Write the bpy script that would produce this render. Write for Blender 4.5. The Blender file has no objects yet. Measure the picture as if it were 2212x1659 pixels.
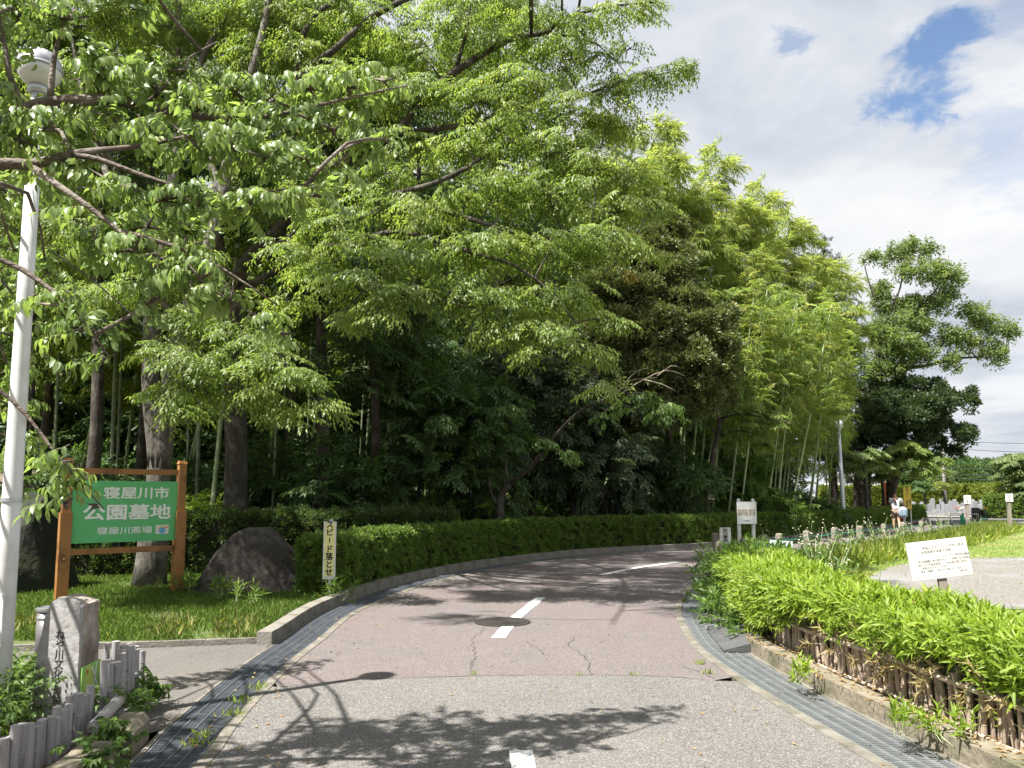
import bpy, bmesh, math, random
import numpy as np
from mathutils import Vector, Matrix, Euler, Quaternion
R = math.radians
SC = bpy.context.scene
COL = SC.collection
rng = np.random.default_rng(7)
random.seed(7)

# ------------------------------------------------------------------ camera
F_PX, CW, CH = 1662.0, 2212.0, 1659.0        # measured on a 2212 px wide copy of the photo
PITCH, SHIFT = R(6.0), 66.0
CAM = Vector((0, 0, 1.58))
cam = bpy.data.cameras.new('camera'); cam_o = bpy.data.objects.new('camera', cam); COL.objects.link(cam_o)
cam.sensor_width = 36.0; cam.lens = 36.0*F_PX/CW; cam.shift_y = SHIFT/CW
cam.clip_start = 0.05; cam.clip_end = 3000
cam_o.location = CAM; cam_o.rotation_euler = (math.pi/2+PITCH, 0, 0)
SC.camera = cam_o
_fw = Vector((0, math.cos(PITCH), math.sin(PITCH))); _up = Vector((0, -math.sin(PITCH), math.cos(PITCH)))
def ray(px, py):
    return _fw + Vector((1, 0, 0))*((px-CW/2)/F_PX) + _up*(-(py-CH/2-SHIFT)/F_PX)
def G(px, py, z=0.0):                        # where the photo's point (px,py) meets the height z
    d = ray(px, py); return CAM + d*((z-CAM.z)/d.z)
def P(px, py, Y):                            # the point of the photo at the distance Y
    d = ray(px, py); return CAM + d*(Y/d.y)
def ppm(Y):                                  # metres covered by one photo pixel at distance Y
    return Y/F_PX

# ------------------------------------------------------------------ light
SUN_ELEV = R(59); SUN_H = Vector((-0.80, -0.60, 0)).normalized()
sun_dir = Vector((SUN_H.x*math.cos(SUN_ELEV), SUN_H.y*math.cos(SUN_ELEV), math.sin(SUN_ELEV)))
sl = bpy.data.lights.new('sun', 'SUN'); so = bpy.data.objects.new('sun', sl); COL.objects.link(so)
sl.energy = 5.0; sl.angle = R(0.53); sl.color = (1.0, 0.955, 0.88)
so.rotation_euler = (-sun_dir).to_track_quat('-Z', 'Y').to_euler(); so.location = sun_dir*80
SC.view_settings.view_transform = 'Standard'; SC.view_settings.look = 'None'
SC.view_settings.exposure = 1.5; SC.view_settings.gamma = 1; SC.view_settings.use_curve_mapping = False
SC.cycles.max_bounces = 8; SC.cycles.diffuse_bounces = 6; SC.cycles.glossy_bounces = 2
SC.cycles.transmission_bounces = 4; SC.cycles.transparent_max_bounces = 4
SC.cycles.caustics_reflective = False; SC.cycles.caustics_refractive = False
SC.cycles.use_denoising = True
SC.cycles.use_adaptive_sampling = True; SC.cycles.adaptive_threshold = 0.015
SC.cycles.sample_clamp_indirect = 6

w = bpy.data.worlds.new('World'); SC.world = w; w.use_nodes = True
nt = w.node_tree; nt.nodes.clear()
def N(nt, t, **kw):
    n = nt.nodes.new(t)
    for k, v in kw.items():
        if k.startswith('i_'):
            n.inputs[k[2:].replace('_', ' ')].default_value = v
        else: setattr(n, k, v)
    return n
def math_(nt, op, a, b=None, clamp=False):
    n = nt.nodes.new('ShaderNodeMath'); n.operation = op; n.use_clamp = clamp
    for i, v in enumerate((a, b)):
        if v is None: continue
        if isinstance(v, (int, float)): n.inputs[i].default_value = v
        else: nt.links.new(v, n.inputs[i])
    return n.outputs[0]
def mixc(nt, f, a, b, mode='MIX'):
    n = nt.nodes.new('ShaderNodeMix'); n.data_type = 'RGBA'; n.blend_type = mode
    for s, v in (('Factor', f), ('A', a), ('B', b)):
        i = [x for x in n.inputs if x.name == s and (x.type == 'RGBA' if s != 'Factor' else x.type == 'VALUE')][0]
        if isinstance(v, (int, float)): i.default_value = v
        elif isinstance(v, tuple): i.default_value = v if len(v) == 4 else (*v, 1)
        else: nt.links.new(v, i)
    return [x for x in n.outputs if x.type == 'RGBA'][0]
def ramp(nt, fac, stops, interp='LINEAR'):
    n = nt.nodes.new('ShaderNodeValToRGB'); n.color_ramp.interpolation = interp
    e = n.color_ramp.elements
    while len(e) < len(stops): e.new(0.5)
    for i, (p, c) in enumerate(stops):
        e[i].position = p; e[i].color = (c, c, c, 1) if isinstance(c, (int, float)) else (*c, 1)
    nt.links.new(fac, n.inputs[0]); return n.outputs[0]
def build_sky():
    sky = N(nt, 'ShaderNodeTexSky', sky_type='NISHITA', sun_disc=False)
    sky.sun_elevation = SUN_ELEV; sky.sun_rotation = math.atan2(SUN_H.x, SUN_H.y)
    sky.air_density = 1.0; sky.dust_density = 0.6; sky.ozone_density = 1.6
    tc = N(nt, 'ShaderNodeTexCoord'); d = tc.outputs['Generated']
    sx = N(nt, 'ShaderNodeSeparateXYZ'); nt.links.new(d, sx.inputs[0])
    zz = math_(nt, 'ADD', math_(nt, 'MAXIMUM', sx.outputs[2], 0.0), 0.16)
    cx = N(nt, 'ShaderNodeCombineXYZ')
    nt.links.new(math_(nt, 'DIVIDE', sx.outputs[0], zz), cx.inputs[0]); nt.links.new(math_(nt, 'DIVIDE', sx.outputs[1], zz), cx.inputs[1])
    def noise(scale, detail, rough, off, dist=0.0):
        m = N(nt, 'ShaderNodeMapping'); m.inputs['Location'].default_value = off; nt.links.new(cx.outputs[0], m.inputs[0])
        n = N(nt, 'ShaderNodeTexNoise'); n.inputs['Scale'].default_value = scale; n.inputs['Detail'].default_value = detail
        n.inputs['Roughness'].default_value = rough; n.inputs['Distortion'].default_value = dist
        nt.links.new(m.outputs[0], n.inputs[0]); return n.outputs[0]
    n1 = noise(1.1, 7, 0.55, (3.1, 0.7, 0), 0.3)
    n2 = noise(0.9, 5, 0.5, (9.3, 4.2, 0), 0.2)
    n3 = noise(3.2, 6, 0.6, (1.3, 2.2, 0), 0.3)
    n4 = noise(9.0, 8, 0.65, (4.3, 7.2, 0), 0.4)
    # gaps in the cloud deck, at fixed places of the sky
    hole = None
    for (px, py, rad, s) in ((2005, 120, .034, 1.0), (1985, 195, .036, 1.0), (2080, 55, .026, 1.0), (2040, 90, .030, 1.0), (1705, 100, .016, .6), (1730, 105, .010, .5), (2190, 330, .05, .35), (2200, 30, .03, .4), (300, -900, .3, .9)):
        dv = ray(px, py).normalized()
        vm = N(nt, 'ShaderNodeVectorMath', operation='DISTANCE'); vm.inputs[1].default_value = dv
        nt.links.new(d, vm.inputs[0])
        dd = math_(nt, 'ADD', vm.outputs['Value'], math_(nt, 'MULTIPLY', math_(nt, 'SUBTRACT', n4, 0.5), rad*2.6+.05))
        mr = N(nt, 'ShaderNodeMapRange'); mr.interpolation_type = 'SMOOTHSTEP'
        mr.inputs[1].default_value = rad*1.45; mr.inputs[2].default_value = rad*0.3; mr.inputs[3].default_value = 0; mr.inputs[4].default_value = s
        nt.links.new(dd, mr.inputs[0])
        hole = mr.outputs[0] if hole is None else math_(nt, 'MAXIMUM', hole, mr.outputs[0])
    cover = ramp(nt, n1, [(0.22, 0.72), (0.40, 1.0)])
    cover = math_(nt, 'MULTIPLY', cover, math_(nt, 'SUBTRACT', 1.0, hole), True)
    tone = math_(nt, 'ADD', math_(nt, 'MULTIPLY', n2, 0.68), math_(nt, 'MULTIPLY', n3, 0.32))
    K = 10.0
    cc = ramp(nt, tone, [(0.36, (0.50, 0.55, 0.64)), (0.46, (0.68, 0.72, 0.79)), (0.55, (0.86, 0.88, 0.91)), (0.68, (1.0, 1.0, 1.0))])
    sc = N(nt, 'ShaderNodeVectorMath', operation='SCALE'); nt.links.new(cc, sc.inputs[0]); sc.inputs['Scale'].default_value = 3.65
    hs = N(nt, 'ShaderNodeVectorMath', operation='SCALE'); nt.links.new(sky.outputs[0], hs.inputs[0]); hs.inputs['Scale'].default_value = .72
    col = mixc(nt, cover, hs.outputs[0], sc.outputs[0])
    bg = N(nt, 'ShaderNodeBackground'); bg.inputs['Strength'].default_value = 0.1
    nt.links.new(col, bg.inputs[0])
    out = N(nt, 'ShaderNodeOutputWorld'); nt.links.new(bg.outputs[0], out.inputs[0])
build_sky()

# ------------------------------------------------------------------ materials
MATS = {}
def new_mat(name):
    m = bpy.data.materials.new(name); m.use_nodes = True; m.node_tree.nodes.clear(); MATS[name] = m
    return m, m.node_tree
def solid(name, c1, c2=None, scale=8.0, rough=0.7, metal=0.0, bump=0.0, bscale=None, detail=5, stretch=(1, 1, 1), lo=.35, hi=.65, c3=None, s3=1.0, spec=0.4, objrand=0.0):
    m, t = new_mat(name)
    b = N(t, 'ShaderNodeBsdfPrincipled'); o = N(t, 'ShaderNodeOutputMaterial'); t.links.new(b.outputs[0], o.inputs[0])
    b.inputs['Roughness'].default_value = rough; b.inputs['Metallic'].default_value = metal
    b.inputs['Specular IOR Level'].default_value = spec
    c2 = c2 or tuple(x*.82 for x in c1)
    tc = N(t, 'ShaderNodeTexCoord'); mp = N(t, 'ShaderNodeMapping'); mp.inputs['Scale'].default_value = stretch
    t.links.new(tc.outputs['Object'], mp.inputs[0])
    n = N(t, 'ShaderNodeTexNoise'); n.inputs['Scale'].default_value = scale; n.inputs['Detail'].default_value = detail; n.inputs['Roughness'].default_value = .6
    t.links.new(mp.outputs[0], n.inputs[0])
    col = mixc(t, ramp(t, n.outputs[0], [(lo, 0.0), (hi, 1.0)]), c1, c2)
    if c3:
        n3 = N(t, 'ShaderNodeTexNoise'); n3.inputs['Scale'].default_value = s3; n3.inputs['Detail'].default_value = 6
        t.links.new(tc.outputs['Object'], n3.inputs[0])
        col = mixc(t, ramp(t, n3.outputs[0], [(.5, 0.0), (.68, 1.0)]), col, c3)
    if objrand:
        oi = N(t, 'ShaderNodeObjectInfo')
        hsv = N(t, 'ShaderNodeHueSaturation'); t.links.new(col, hsv.inputs['Color'])
        t.links.new(math_(t, 'ADD', math_(t, 'MULTIPLY', oi.outputs['Random'], objrand), 1-objrand/2), hsv.inputs['Value'])
        col = hsv.outputs[0]
    t.links.new(col, b.inputs['Base Color'])
    if bump:
        n2 = N(t, 'ShaderNodeTexNoise'); n2.inputs['Scale'].default_value = bscale or scale; n2.inputs['Detail'].default_value = 6
        t.links.new(mp.outputs[0], n2.inputs[0])
        bp = N(t, 'ShaderNodeBump'); bp.inputs['Strength'].default_value = min(1, bump); bp.inputs['Distance'].default_value = 0.02*max(1, bump)
        t.links.new(n2.outputs[0], bp.inputs['Height']); t.links.new(bp.outputs[0], b.inputs['Normal'])
    return m
def leaf(name, stops, trans=0.4, rough=0.45, gloss=0.35, tint=(1.55, 1.6, .8)):
    """leaf surface: colour runs along the per-leaf number 'rnd'; part of the light passes through"""
    m, t = new_mat(name)
    at = N(t, 'ShaderNodeAttribute', attribute_name='rnd')
    col = ramp(t, at.outputs['Fac'], stops)
    b = N(t, 'ShaderNodeBsdfPrincipled'); b.inputs['Roughness'].default_value = rough; b.inputs['Specular IOR Level'].default_value = gloss
    t.links.new(col, b.inputs['Base Color'])
    tr = N(t, 'ShaderNodeBsdfTranslucent')
    tcol = mixc(t, 1.0, col, (*tint, 1), 'MULTIPLY'); t.links.new(tcol, tr.inputs[0])
    mx = N(t, 'ShaderNodeMixShader'); mx.inputs[0].default_value = trans
    t.links.new(b.outputs[0], mx.inputs[1]); t.links.new(tr.outputs[0], mx.inputs[2])
    o = N(t, 'ShaderNodeOutputMaterial'); t.links.new(mx.outputs[0], o.inputs[0])
    return m
def asphalt(name, c1, c2, speck, patch, dust):
    m, t = new_mat(name)
    b = N(t, 'ShaderNodeBsdfPrincipled'); o = N(t, 'ShaderNodeOutputMaterial'); t.links.new(b.outputs[0], o.inputs[0])
    b.inputs['Roughness'].default_value = .85; b.inputs['Specular IOR Level'].default_value = .3
    tc = N(t, 'ShaderNodeTexCoord')
    def nz(s, d=4, r=.6):
        n = N(t, 'ShaderNodeTexNoise'); n.inputs['Scale'].default_value = s; n.inputs['Detail'].default_value = d; n.inputs['Roughness'].default_value = r
        t.links.new(tc.outputs['Object'], n.inputs[0]); return n.outputs[0]
    col = mixc(t, ramp(t, nz(2.2, 7), [(.35, 0.), (.66, 1.)]), c1, c2)
    col = mixc(t, ramp(t, nz(.55, 6), [(.48, 0.), (.64, .8)]), col, patch)
    v = N(t, 'ShaderNodeTexVoronoi'); v.inputs['Scale'].default_value = 130; t.links.new(tc.outputs['Object'], v.inputs[0])
    sv = N(t, 'ShaderNodeSeparateColor'); t.links.new(v.outputs['Color'], sv.inputs[0])
    col = mixc(t, ramp(t, sv.outputs[0], [(.55, 0.), (.95, .75)]), col, speck)
    col = mixc(t, ramp(t, sv.outputs[1], [(.6, 0.), (1., .55)]), col, tuple(x*.5 for x in c1))
    col = mixc(t, ramp(t, nz(6.5, 8, .7), [(.56, 0.), (.72, .6)]), col, dust)
    t.links.new(col, b.inputs['Base Color'])
    bp = N(t, 'ShaderNodeBump'); bp.inputs['Strength'].default_value = .5; bp.inputs['Distance'].default_value = .006
    t.links.new(v.outputs['Distance'], bp.inputs['Height']); t.links.new(bp.outputs[0], b.inputs['Normal'])
    return m
asphalt('asphalt_red', (.130, .112, .111), (.108, .097, .098), (.26, .225, .22), (.135, .104, .10), (.17, .145, .138))
asphalt('asphalt_pale', (.118, .112, .106), (.098, .094, .092), (.30, .285, .27), (.14, .128, .118), (.185, .172, .158))
asphalt('asphalt_path', (.115, .105, .10), (.09, .085, .083), (.2, .19, .18), (.13, .115, .1), (.18, .16, .135))
asphalt('asphalt_far', (.105, .10, .10), (.085, .085, .09), (.18, .18, .18), (.11, .1, .1), (.14, .135, .13))
solid('white_paint', (.72, .72, .70), (.55, .55, .53), 14, .75, lo=.45, hi=.75, c3=(.22, .2, .19), s3=26)
solid('concrete', (.22, .205, .18), (.15, .14, .12), 5, .9, bump=.5, bscale=40, c3=(.13, .12, .09), s3=3)
solid('lip_concrete', (.20, .185, .16), (.13, .12, .10), 5, .9, bump=.5, bscale=40, c3=(.09, .085, .06), s3=4)
solid('old_concrete', (.24, .21, .16), (.15, .13, .095), 6, .95, bump=.8, bscale=22, c3=(.08, .085, .045), s3=4)
solid('gutter_dark', (.06, .055, .05), (.03, .03, .03), 9, .9)
solid('gutter_mud', (.26, .20, .13), (.15, .12, .085), 5, .9, bump=.4, c3=(.3, .25, .17), s3=7)
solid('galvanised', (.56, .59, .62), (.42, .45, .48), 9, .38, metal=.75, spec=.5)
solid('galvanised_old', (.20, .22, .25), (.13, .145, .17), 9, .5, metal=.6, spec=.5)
solid('iron_cover', (.075, .068, .06), (.045, .042, .04), 30, .6, metal=.5, bump=.6)
solid('ground_soil', (.10, .085, .055), (.06, .06, .032), .9, .95, bump=.8, bscale=7, c3=(.05, .075, .022), s3=.6)
solid('bank_soil', (.17, .13, .09), (.10, .095, .055), 1.3, .95, bump=1, bscale=5, c3=(.045, .07, .02), s3=.5)
solid('lawn_soil', (.085, .115, .032), (.065, .095, .025), 1.5, .95, bump=.5, bscale=9, c3=(.16, .135, .07), s3=1.1)
solid('field_soil', (.17, .22, .06), (.13, .18, .045), .7, .95, bump=.5, bscale=8, c3=(.24, .22, .10), s3=.5)
solid('planter_soil', (.12, .09, .06), (.06, .05, .035), 7, .95, bump=.8, bscale=20)
solid('bark_grey', (.12, .108, .092), (.06, .053, .045), 9, .9, bump=1.2, bscale=20, stretch=(1, 1, .35), c3=(.19, .185, .16), s3=4)
solid('bark_dark', (.065, .053, .043), (.03, .025, .021), 10, .9, bump=1.1, bscale=24, stretch=(1, 1, .35), c3=(.11, .1, .085), s3=4)
solid('bark_cherry', (.14, .11, .085), (.065, .05, .04), 14, .75, bump=.8, bscale=30, stretch=(1, 1, 2.2), c3=(.22, .19, .16), s3=6)
solid('dead_twig', (.36, .31, .24), (.24, .2, .15), 10, .9)
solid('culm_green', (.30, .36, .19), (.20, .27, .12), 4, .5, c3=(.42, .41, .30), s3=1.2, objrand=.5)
solid('culm_shaded', (.14, .18, .10), (.09, .11, .06), 4, .55, c3=(.24, .24, .18), s3=1.2, objrand=.5)  # darker copy of the green culm, wood shade put into its colour
solid('rock', (.055, .047, .043), (.026, .022, .021), 4.5, .9, bump=1.0, bscale=16, c3=(.095, .082, .066), s3=5)
solid('lichen_rock', (.022, .026, .017), (.012, .014, .011), 4.5, .95, bump=1.2, bscale=11, c3=(.035, .042, .018), s3=4)
solid('granite', (.36, .355, .355), (.27, .265, .265), 45, .8, bump=.7, bscale=14, c3=(.3, .275, .255), s3=5)
solid('granite_rough', (.36, .32, .28), (.2, .165, .14), 9, .9, bump=1.3, bscale=14, stretch=(1.5, 1.5, .5), c3=(.12, .085, .07), s3=5)
solid('carved', (.045, .04, .037), None, 20, .9)
solid('grey_bamboo', (.35, .335, .345), (.25, .24, .245), 6, .6, stretch=(1, 1, .3), c3=(.36, .26, .20), s3=5, objrand=.35)
solid('bamboo_inner', (.12, .1, .085), None, 9, .9)
solid('split_bamboo', (.40, .32, .25), (.24, .18, .14), 9, .6, stretch=(1, 1, .25), c3=(.48, .43, .37), s3=6, objrand=.5)
solid('brown_paint', (.33, .15, .045), (.28, .125, .037), 5, .45, stretch=(1, 1, .3), c3=(.16, .07, .022), s3=4)
solid('brown_cap', (.36, .18, .05), (.3, .14, .04), 6, .45)
solid('sign_green', (.115, .47, .18), (.105, .44, .165), 3, .4)
solid('white_sheet', (.70, .70, .69), (.65, .65, .64), 5, .4)
solid('white_sunlit', (.84, .84, .83), (.80, .80, .79), 5, .4)  # lighter copy of the sheet white, missing sun put into the colour
solid('white_dirty', (.74, .74, .71), (.60, .60, .57), 5, .5, c3=(.5, .47, .42), s3=6)
solid('sign_cream', (.80, .74, .34), (.77, .71, .32), 4, .5)
solid('sign_yellow', (.62, .47, .07), (.55, .41, .06), 3, .6)
solid('pale_blue_sheet', (.60, .72, .74), (.55, .67, .70), 4, .5)
solid('letter_white', (.86, .86, .86), (.82, .82, .82), 9, .5)
solid('letter_black', (.018, .018, .02), (.03, .03, .03), 9, .5)
solid('letter_faded', (.30, .28, .27), (.45, .42, .40), 60, .7, lo=.4, hi=.7)
solid('letter_tan', (.46, .36, .22), (.52, .44, .32), 30, .7)
solid('letter_grey', (.42, .43, .45), (.55, .56, .57), 30, .7)
solid('print_grey', (.68, .68, .68), None, 9, .6)
solid('blue_print', (.12, .38, .62), None, 8, .5)
solid('red_print', (.6, .09, .07), None, 8, .5)
solid('sand_print', (.78, .62, .30), None, 8, .5)
solid('map_green', (.36, .58, .16), (.28, .54, .13), 6, .4)
solid('map_lime', (.52, .66, .18), None, 6, .4)
solid('post_white', (.70, .71, .72), (.62, .63, .64), 6, .4, c3=(.45, .42, .38), s3=9)
solid('pole_white', (.72, .73, .74), (.62, .64, .66), 3, .4, stretch=(1, 1, .2), c3=(.5, .5, .48), s3=4)
solid('pole_steel', (.58, .62, .68), (.48, .52, .58), 3, .4, metal=.3, stretch=(1, 1, .2))
solid('lamp_metal', (.52, .54, .57), (.38, .40, .43), 5, .35, metal=.6)
solid('lamp_dome', (.46, .46, .50), (.26, .26, .30), 12, .45, metal=.2)
solid('lamp_glass', (.62, .64, .62), (.52, .53, .5), 5, .12, spec=.6)
solid('wood_grey', (.27, .235, .20), (.16, .135, .115), 8, .85, stretch=(1, 1, .2), bump=.5, bscale=14)
solid('wood_stake', (.24, .19, .14), (.16, .12, .085), 8, .85, stretch=(1, 1, .2))
solid('tag_cream', (.6, .47, .34), None, 8, .6)
solid('rope_green', (.03, .25, .14), None, 9, .5)
solid('steel', (.52, .53, .54), (.42, .43, .44), 4, .32, metal=.8)
solid('steel_dark', (.23, .22, .22), (.15, .145, .145), 4, .42, metal=.6)
solid('rubber', (.055, .055, .06), (.085, .085, .09), 5, .8, bump=.3, bscale=30)
solid('rubber_grey', (.15, .15, .16), (.105, .105, .115), 5, .75, bump=.3, bscale=30)
solid('tomb_grey', (.23, .235, .25), (.17, .175, .19), 30, .35, objrand=.35)
solid('tomb_base', (.26, .255, .25), (.2, .195, .19), 20, .6, objrand=.3)
solid('tomb_black', (.02, .021, .025), (.03, .03, .034), 20, .18, spec=.6)
solid('gravel', (.235, .22, .195), (.12, .115, .108), 16, .95, bump=1, bscale=45, c3=(.22, .22, .23), s3=.5)
solid('house_wall', (.62, .60, .55), (.55, .53, .49), 2, .8)
solid('house_white', (.75, .74, .72), (.68, .67, .65), 2, .8)
solid('roof_grey', (.17, .17, .19), (.12, .12, .135), 3, .7, stretch=(1, 6, 1))
solid('window_dark', (.05, .06, .075), None, 3, .12, spec=.6)
solid('skin', (.44, .26, .17), (.40, .23, .15), 8, .55)
solid('hair', (.018, .015, .014), None, 8, .6)
solid('shirt', (.74, .75, .78), (.68, .69, .73), 5, .8)
solid('shorts', (.23, .185, .15), (.18, .145, .12), 6, .85)
solid('shoe', (.05, .05, .055), None, 6, .7)
solid('bag_grey', (.32, .36, .40), (.22, .26, .30), 6, .5)
solid('bag_blue', (.14, .22, .32), (.2, .28, .36), 6, .6)
solid('bike_black', (.02, .02, .022), None, 6, .4)
solid('bike_red', (.5, .05, .03), None, 6, .4)
solid('wire', (.05, .05, .055), None, 6, .6)
solid('concrete_pole', (.45, .43, .40), (.36, .345, .32), 4, .85)
solid('orange', (.75, .2, .05), None, 5, .6)
solid('blue_cloth', (.06, .30, .40), (.05, .26, .36), 4, .7)
solid('net_green', (.03, .33, .16), (.025, .26, .13), 30, .7)
solid('flower_white', (.55, .53, .44), (.5, .46, .34), 20, .8)
solid('flower_yellow', (.8, .56, .05), None, 20, .8)
solid('flower_red', (.45, .10, .09), (.28, .12, .1), 20, .8)
solid('litter_leaf', (.33, .22, .10), (.22, .14, .065), 6, .8)

# ------------------------------------------------------------------ mesh helpers
class MB:
    """collects shapes for ONE mesh"""
    def __init__(s): s.v = []; s.f = []; s.m = []; s.mats = []
    def mi(s, mat):
        if mat not in s.mats: s.mats.append(mat)
        return s.mats.index(mat)
    def add(s, vs, fs, mat):
        k = len(s.v); i = s.mi(mat)
        s.v += [tuple(v) for v in vs]
        for f in fs: s.f.append(tuple(k+x for x in f)); s.m.append(i)
    def box(s, c, size, mat, rot=None, taper=1.0):
        hx, hy, hz = (x/2 for x in size); vs = []
        for z in (-1, 1):
            t = taper if z > 0 else 1
            for x, y in ((-1, -1), (1, -1), (1, 1), (-1, 1)):
                p = Vector((x*hx*t, y*hy*t, z*hz))
                if rot is not None: p = rot @ p
                vs.append(p+Vector(c))
        s.add(vs, [(3, 2, 1, 0), (4, 5, 6, 7), (0, 1, 5, 4), (1, 2, 6, 5), (2, 3, 7, 6), (3, 0, 4, 7)], mat)
    def tube(s, pts, rad, mat, n=8, caps=True, wob=0.0):
        pts = [Vector(p) for p in pts]
        if isinstance(rad, (int, float)): rad = [rad]*len(pts)
        vs = []; prev = None
        for i, p in enumerate(pts):
            t = (pts[min(i+1, len(pts)-1)]-pts[max(i-1, 0)])
            if t.length < 1e-9: t = Vector((0, 0, 1))
            t.normalize()
            if prev is None:
                a = Vector((1, 0, 0)) if abs(t.x) < .8 else Vector((0, 1, 0))
                u = t.cross(a).normalized()
            else:
                u = (prev - t*prev.dot(t)).normalized()
            prev = u; vv = t.cross(u)
            for k in range(n):
                a = 2*math.pi*k/n; r = rad[i]*(1+(random.uniform(-wob, wob) if wob else 0))
                vs.append(p+u*(r*math.cos(a))+vv*(r*math.sin(a)))
        fs = []
        for i in range(len(pts)-1):
            for k in range(n):
                a, b = i*n+k, i*n+(k+1) % n
                fs.append((a, b, b+n, a+n))
        if caps:
            fs.append(tuple(reversed(range(n)))); fs.append(tuple(range((len(pts)-1)*n, len(pts)*n)))
        s.add(vs, fs, mat)
    def lathe(s, prof, mat, c=(0, 0, 0), n=20, rot=None):
        vs = []; fs = []
        for r, z in prof:
            for k in range(n):
                a = 2*math.pi*k/n; p = Vector((r*math.cos(a), r*math.sin(a), z))
                if rot is not None: p = rot @ p
                vs.append(p+Vector(c))
        for i in range(len(prof)-1):
            for k in range(n):
                a, b = i*n+k, i*n+(k+1) % n
                fs.append((a, b, b+n, a+n))
        if prof[0][0] > 1e-4: fs.append(tuple(reversed(range(n))))
        if prof[-1][0] > 1e-4: fs.append(tuple(range((len(prof)-1)*n, len(prof)*n)))
        s.add(vs, fs, mat)
    def build(s, name, parent=None, smooth=False):
        me = bpy.data.meshes.new(name); me.from_pydata(s.v, [], s.f)
        for m in s.mats: me.materials.append(MATS[m])
        me.polygons.foreach_set('material_index', s.m)
        if smooth: me.polygons.foreach_set('use_smooth', [True]*len(me.polygons))
        me.update()
        o = bpy.data.objects.new(name, me); COL.objects.link(o)
        if parent is not None: o.parent = parent
        return o
def tag(o, label=None, cat=None, group=None, kind=None):
    if label: o['label'] = label
    if cat: o['category'] = cat
    if group: o['group'] = group
    if kind: o['kind'] = kind
    return o
def empty(name, loc, rz=0, label=None, cat=None, group=None):
    o = bpy.data.objects.new(name, None); COL.objects.link(o); o.empty_display_size = .2
    o.location = loc; o.rotation_euler = (0, 0, rz)
    return tag(o, label, cat, group)
def copy_tree(o, parent=None):
    c = o.copy(); COL.objects.link(c)
    if parent is not None: c.parent = parent
    for ch in o.children: copy_tree(ch, c)
    return c
def text(name, body, size, mat, parent, loc, rot=(math.pi/2, 0, 0), bold=0.0, line=1.0, depth=.0015, sx=1.0, sy=1.0, align='CENTER'):
    c = bpy.data.curves.new(name, 'FONT'); c.body = body; c.size = size; c.align_x = align; c.align_y = 'CENTER'
    c.space_line = line; c.extrude = depth; c.resolution_u = 3
    o = bpy.data.objects.new(name, c); COL.objects.link(o)
    dg = bpy.context.evaluated_depsgraph_get()
    me = bpy.data.meshes.new_from_object(o.evaluated_get(dg)); bpy.data.objects.remove(o)
    if bold:                                  # heavier strokes: the same glyphs laid again a hair to each side
        bm = bmesh.new(); e = bold*size*.8
        for k, (dx, dy) in enumerate(((0, 0), (e, 0), (-e, 0), (0, e), (0, -e), (e*.7, e*.7), (-e*.7, e*.7), (e*.7, -e*.7), (-e*.7, -e*.7))):
            n0 = len(bm.verts); bm.from_mesh(me); bm.verts.ensure_lookup_table()
            for v in bm.verts[n0:]: v.co += Vector((dx, dy, k*.00012))
        bm.to_mesh(me); bm.free()
    me.name = name; me.materials.clear(); me.materials.append(MATS[mat])
    o = bpy.data.objects.new(name, me); COL.objects.link(o); o.parent = parent
    o.location = loc; o.rotation_euler = rot; o.scale = (sx, sy, 1)
    return o
def catmull(pts, step=.25):
    pts = [Vector(p) for p in pts]; q = [pts[0]*2-pts[1]]+pts+[pts[-1]*2-pts[-2]]; out = []
    for i in range(1, len(q)-2):
        a, b, c, d = q[i-1:i+3]; n = max(2, int((c-b).length/step))
        for k in range(n):
            t = k/n
            out.append(0.5*((2*b)+(c-a)*t+(2*a-5*b+4*c-d)*t*t+(3*b-a-3*c+d)*t**3))
    out.append(pts[-1]); return out
def offset(poly, d):                         # + is to the right of the walking direction
    out = []
    for i, p in enumerate(poly):
        t = poly[min(i+1, len(poly)-1)]-poly[max(i-1, 0)]; t = Vector((t.x, t.y, 0)).normalized()
        out.append(p+Vector((t.y, -t.x, 0))*d)
    return out
def resample(poly, step):
    out = [poly[0].copy()]; acc = 0
    for a, b in zip(poly, poly[1:]):
        L = (b-a).length; s = step-acc
        while s <= L: out.append(a+(b-a)*(s/L)); s += step
        acc = (acc+L) % step if L else acc
        acc = L-(s-step)
    return out
def sheet(name, pts, z, mat, **t):
    bm = bmesh.new(); vs = [bm.verts.new((p.x, p.y, z)) for p in pts]
    f = bm.faces.new(vs); f.normal_update()
    if f.normal.z < 0: f.normal_flip()
    bmesh.ops.triangulate(bm, faces=bm.faces[:])
    me = bpy.data.meshes.new(name); bm.to_mesh(me); bm.free(); me.materials.append(MATS[mat])
    o = bpy.data.objects.new(name, me); COL.objects.link(o); tag(o, **t); return o
def strip(mb, poly, a, b, z0, z1, mat, closed=True):
    """a bar of rectangular section running along poly between the offsets a and b"""
    A, B = offset(poly, a), offset(poly, b); n = len(poly); vs = []
    for p, q in zip(A, B): vs += [(p.x, p.y, z0), (q.x, q.y, z0), (q.x, q.y, z1), (p.x, p.y, z1)]
    fs = []
    for i in range(n-1):
        k = i*4
        for j in range(4): fs.append((k+j, k+(j+1) % 4, k+4+(j+1) % 4, k+4+j))
    fs += [(3, 2, 1, 0), tuple((n-1)*4+j for j in range(4))]
    mb.add(vs, fs, mat)
V2 = lambda x, y: Vector((x, y, 0))
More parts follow.
